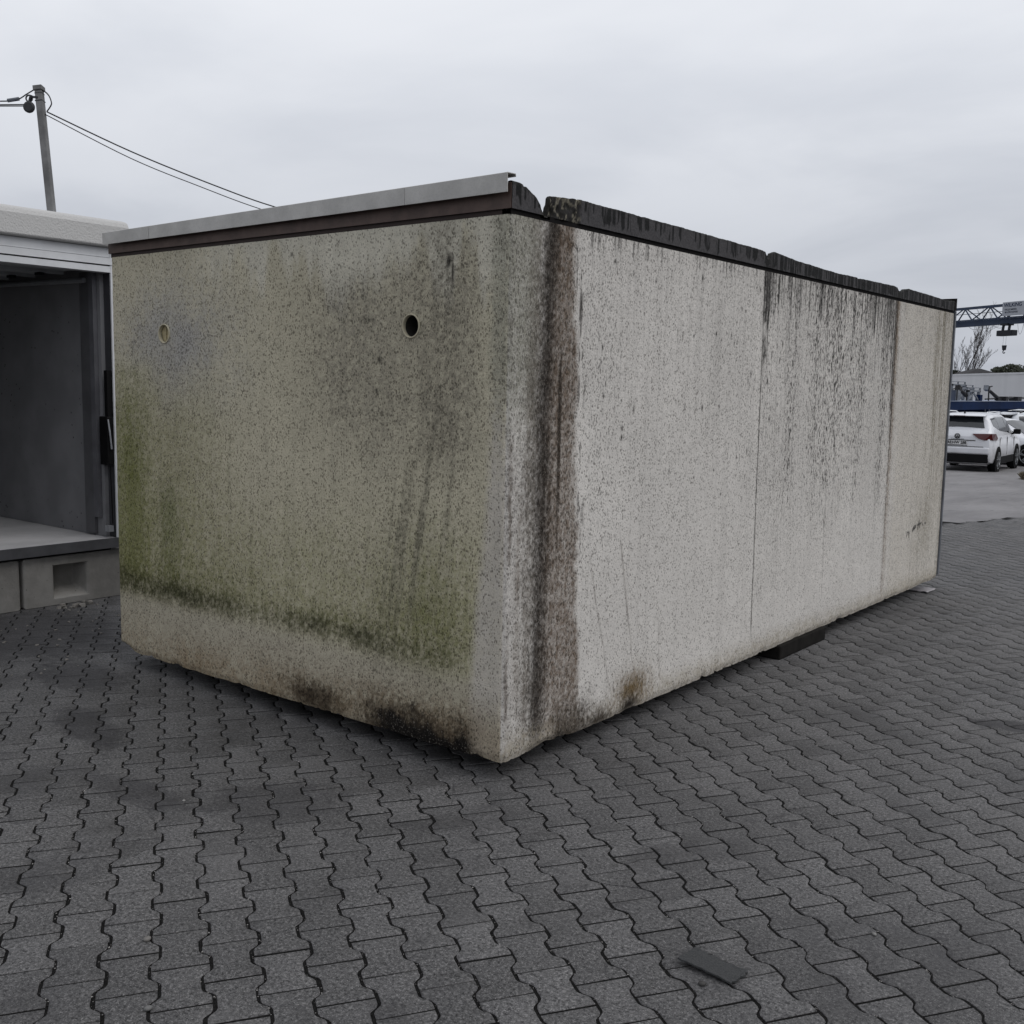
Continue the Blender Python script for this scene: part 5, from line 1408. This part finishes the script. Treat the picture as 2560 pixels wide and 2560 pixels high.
def build_crane():
    blue = plain('crane_blue', (.017, .032, .068), .5, .4, var=.2, scale=.5)
    dk = plain('crane_dark', (.012, .014, .020), .6)
    A, Bp = Vector((-15.21, 60.3, 5.62)), Vector((-11.10, 57.48, 5.605))
    d = Vector((Bp.x - A.x, Bp.y - A.y, 0)).normalized(); nrm = Vector((-d.y, d.x, 0))
    if nrm.y > 0: nrm = -nrm            # towards the camera
    rz = math.atan2(d.y, d.x)
    o = A - d * 14
    zg = float(hgt(0, 60)) - .06
    g = thing('gantry_crane', 'blue lattice gantry crane with company banner above the yard', 'crane', (o.x, o.y, zg), rz)
    # local x along the girder, y away from the camera
    L = 14 + 5.0 + 15; zb, zt = 5.46 - zg, 6.56 - zg
    sgn = 1 if (Matrix.Rotation(rz, 3, 'Z') @ Vector((0, 1, 0))).dot(nrm) < 0 else -1
    MB().box(0, L, -.10, .10, zb, zb + .30).build('runway_girder', blue, g)
    for s in (-1, 1): MB().box(0, L, s * .36 - .05, s * .36 + .05, zb + .30, zb + .36).build('girder_flange', blue, g)
    MB().box(0, L, -.07, .07, zt - .14, zt).build('top_chord', blue, g)
    step = 1.95; off = 1.825
    k = 0; x = off
    ok_d = plain('crane_brace', (.018, .032, .065), .5, .4)
    while x + step < L:
        for s in (-1, 1):
            MB().bar((x, s * .34, zb + .33), (x + step * .5 - .08, s * .07, zt - .12), .055).build('brace', ok_d, g)
            MB().bar((x + step, s * .34, zb + .33), (x + step * .5 + .08, s * .07, zt - .12), .055).build('brace', ok_d, g)
        x += step
    MB().tube([(0, 0, zb + .72), (L, 0, zb + .70)], .015, 5).build('tie_wire', dk, g)
    # legs at both ends
    for x in (.4, L - .4):
        for s in (-1, 1):
            MB().bar((x, s * .3, zb), (x, s * 2.2, 0.1), .26).build('leg', blue, g)
        MB().box(x - .2, x + .2, -2.6, 2.6, .02, .32).build('end_carriage', blue, g)
    # banner on the side facing the yard
    fy = -sgn * .44
    bx0, bx1 = 14 + 3.86, 14 + 3.86 + 2.3
    sign = MB().box(bx0, bx1, fy - .012, fy + .012, zt - .70, zt + .03).build('banner', plain('banner_grey', (.34, .355, .385), .6, var=.05), g)
    MB().box(bx0 - .07, bx0 - .02, -.05, .05, zb + .3, zt - .1).build('banner_post', dk, g)
    ink = plain('banner_ink', (.012, .022, .055), .6); soft = plain('banner_grey_ink', (.06, .065, .085), .6)
    face = lambda x, z: Matrix.Translation((x, fy - sgn * .014, z)) @ Matrix.Rotation(R(90 if sgn > 0 else -90), 4, 'X') @ (Matrix.Identity(4) if sgn > 0 else Matrix.Rotation(R(180), 4, 'Z'))
    text_mesh('lettering', 'WILKING', .27, ink, sign, face(bx0 + .74, zt - .14), 1.12)
    text_mesh('lettering', 'WILLKOMMEN', .125, soft, sign, face(bx0 + .60, zt - .37), 1.05)
    text_mesh('lettering', 'IM LÖNTAPARK', .125, soft, sign, face(bx0 + .66, zt - .51), 1.05)
    # hoist and hook
    hx = 14 + 3.75
    MB().box(hx - .22, hx + .30, -.22, .22, zb - .06, zb + .04).build('trolley', dk, g)
    for x in (hx - .2, hx + .25): MB().bar((x, 0, zb), (x - .05, 0, zb - .32), .10).build('trolley_hanger', dk, g)
    MB().box(hx - .50, hx + .62, -.20, .20, zb - .62, zb - .32).build('hoist_drum', dk, g, bevel=.03)
    for x in (hx - .16, hx + .04): MB().tube([(x, 0, zb - .6), (x, 0, zb - 1.18)], .008, 4).build('hoist_rope', plain('rope_grey', (.3, .3, .32), .6), g)
    MB().add([(hx - .17, -.06, zb - 1.12), (hx + .07, -.06, zb - 1.12), (hx + .02, -.06, zb - 1.38), (hx - .12, -.06, zb - 1.38), (hx - .17, .06, zb - 1.12), (hx + .07, .06, zb - 1.12), (hx + .02, .06, zb - 1.38), (hx - .12, .06, zb - 1.38)],
             [(0, 1, 2, 3), (7, 6, 5, 4), (0, 4, 5, 1), (1, 5, 6, 2), (2, 6, 7, 3), (3, 7, 4, 0)]).build('hook_block', dk, g)
    MB().tube([(hx - .05 + .075 * math.cos(t), 0, zb - 1.47 + .075 * math.sin(t)) for t in np.linspace(1.6, 6.0, 10)], .025, 6).build('hook', dk, g)
    # festoon cable loops
    for i in range(12):
        x0 = 14 + .9 + i * .95 if i < 3 else 14 + 4.55 + (i - 3) * .42
        w = .95 if i < 3 else .42; sag = .16 if i < 3 else .55
        pts = [(x0 + w * u, 0, zb - .02 - sag * (1 - (2 * u - 1) ** 2)) for u in np.linspace(0, 1, 9)]
        MB().tube(pts, .010, 4).build('festoon_cable', plain('festoon', (.10, .10, .12), .6), g)
build_crane()

# ------------------------------------------------------------------ trees, roof, grass
def build_trees():
    bark = plain('bark', (.055, .050, .050), .9)
    rg = random.Random(3)
    base = Vector((-25.06, 97.15, -1.0))
    g = thing('bare_tree', 'tall leafless tree with several thin stems behind the hall', 'tree', tuple(base))
    tw = MB()
    def branch(p, d, ln, r, lev, mb):
        pts = [p]; rs = [r]; n = 5
        for i in range(n):
            d = (d + Vector((rg.gauss(0, .10), rg.gauss(0, .10), rg.gauss(.05, .06)))).normalized()
            pts.append(pts[-1] + d * ln / n); rs.append(r * (1 - .75 * (i + 1) / n))
        mb.tube(pts, rs, 5 if lev < 2 else 3, False)
        if lev >= 4: return
        k = [9, 7, 6, 4][lev]
        for j in range(k):
            t = .30 + .68 * (j + rg.random()) / k
            i = min(int(t * n), n - 1); q = pts[i].lerp(pts[i + 1], t * n - i)
            ax = Vector((rg.gauss(0, 1), rg.gauss(0, 1), rg.gauss(0, .25))).normalized()
            nd = (d * 1.0 + ax * rg.uniform(.38, .62) + Vector((0, 0, .22))).normalized()
            branch(q, nd, ln * rg.uniform(.24, .38), max(.009, r * (1 - .75 * t) * .55), lev + 1, mb if lev < 1 else tw)
    # view-plane direction to the right there is about (.78, .62)
    rt = Vector((.78, .62, 0))
    stems = ((-.10, -.02, 8.3), (.18, .05, 7.4), (.34, .13, 7.0), (-.15, -.20, 6.6))
    for i, (ox, lean, h) in enumerate(stems):
        m = MB()
        branch(base + rt * ox, (Vector((0, 0, 1)) + rt * lean).normalized(), h, .085 if i else .11, 0, m)
        m.build('trunk' if i == 0 else 'stem', bark, g, True)
    tw.build('twigs', bark, g, True)['kind'] = 'stuff'
    # leafy crowns
    def leafy(name, label, c, rx, ry, rzz, ground, n, col, seed, ls=.11):
        r = np.random.default_rng(seed)
        g = thing(name, label, 'tree' if 'tree' in name else 'shrub', (c[0], c[1], ground))
        tr = MB(); tr.tube([(c[0], c[1], ground), (c[0] + .05, c[1], c[2] - rzz * .5), (c[0], c[1], c[2] + rzz * .3)], [.16, .11, .04], 7)
        cl = []
        for k in range(16):
            v = r.normal(0, 1, 3); v /= np.linalg.norm(v); v[2] = abs(v[2]) * .9 - .25
            q = np.array(c) + v * np.array((rx, ry, rzz)) * r.uniform(.45, .85)
            cl.append((q, r.uniform(.25, .45)))
            tr.tube([(c[0], c[1], c[2] - rzz * .6), tuple(q)], [.05, .015], 4)
        tr.build('trunk', bark, g, True)
        V = []; F = []
        for i in range(n):
            q, s = cl[r.integers(0, len(cl))]
            v = r.normal(0, 1, 3); v /= np.linalg.norm(v)
            p = q + v * np.array((rx, ry, rzz)) * s * r.uniform(.55, 1.0) ** .5
            a = r.normal(0, 1, 3); a /= np.linalg.norm(a); b = np.cross(a, r.normal(0, 1, 3)); b /= np.linalg.norm(b)
            L = ls * r.uniform(.6, 1.3); k = len(V)
            V += [p - a * L, p + b * L * .5, p + a * L, p - b * L * .5]; F.append((k, k + 1, k + 2, k + 3))
        me = arr_mesh('crown', np.array(V) - np.array((c[0], c[1], ground)), np.array(F))
        t = NT('foliage', .8, .2); ge = t.n.new('ShaderNodeNewGeometry')
        t.color(t.mix(ge.outputs['Random Per Island'], tuple(x * .6 for x in col), tuple(x * 1.5 for x in col))); me.materials.append(t.m)
        link_mesh('crown', me, g)
    leafy('pine_tree', 'round dark evergreen tree showing above the hall roof', (-22.75, 105.4, 3.75), 2.1, 1.6, 1.25, -1.2, 4600, (.050, .056, .040), 5)
    leafy('distant_shrub', 'dark bush above the hall roof beside the garage edge', (-25.2, 95.0, 3.25), .8, .8, .75, -1.2, 900, (.035, .040, .030), 6)
    leafy('distant_shrub', 'small dark bush at the foot of the bare tree', (-24.1, 93.0, 3.15), .55, .5, .55, -1.2, 600, (.040, .042, .032), 7)
    # dark roof
    roof = plain('dark_roof', (.035, .034, .036), .9)
    rt2 = Vector((.62, -.78, 0)); c = Vector((-21.9, 90.2, 0))
    g = thing('outbuilding', 'low building with dark hipped roof peeping over the hall', 'building', (c.x, c.y, -1.2), math.atan2(-.78, .62))
    MB().add([(-1.35, -1.3, 4.62), (1.35, -1.3, 4.62), (1.35, 1.3, 4.62), (-1.35, 1.3, 4.62), (-.45, -.15, 5.03), (.60, -.15, 5.02), (.60, .15, 5.02), (-.45, .15, 5.03)],
             [(0, 1, 5, 4), (1, 2, 6, 5), (2, 3, 7, 6), (3, 0, 4, 7), (4, 5, 6, 7)]).build('roof', roof, g)
    MB().box(-1.2, 1.2, -1.15, 1.15, 0, 4.62).build('wall', plain('outbuilding_wall', (.25, .24, .23), .9), g)
    # dry grass by the car
    rg2 = np.random.default_rng(12); V = []; F = []
    cx, cy = -3.18, 25.1; zg = float(hgt(0, cy))
    for i in range(900):
        a = rg2.uniform(0, 6.28); rr = .40 * math.sqrt(rg2.random())
        p = np.array((cx + rr * math.cos(a), cy + rr * math.sin(a), zg - .01)); h = rg2.uniform(.12, .42) * (1 - .45 * rr / .40)
        le = np.array((rg2.normal(0, .25), rg2.normal(0, .25), 1)) * h; w = np.array((rg2.normal(), rg2.normal(), 0)); w = w / np.linalg.norm(w) * .006
        k = len(V); V += [p - w, p + w, p + le * .6 + w * .6, p + le + np.array((rg2.normal(0, .05), rg2.normal(0, .05), -.03))]; F.append((k, k + 1, k + 2, k + 3))
    me = arr_mesh('dry_grass', np.array(V), np.array(F)); me.materials.append(plain('straw', (.12, .10, .07), .9, var=.4, scale=20))
    o = link_mesh('dry_grass', me); tag(o, 'tuft of dry straw-coloured grass in front of the parked cars', 'grass', kind='stuff')
build_trees()
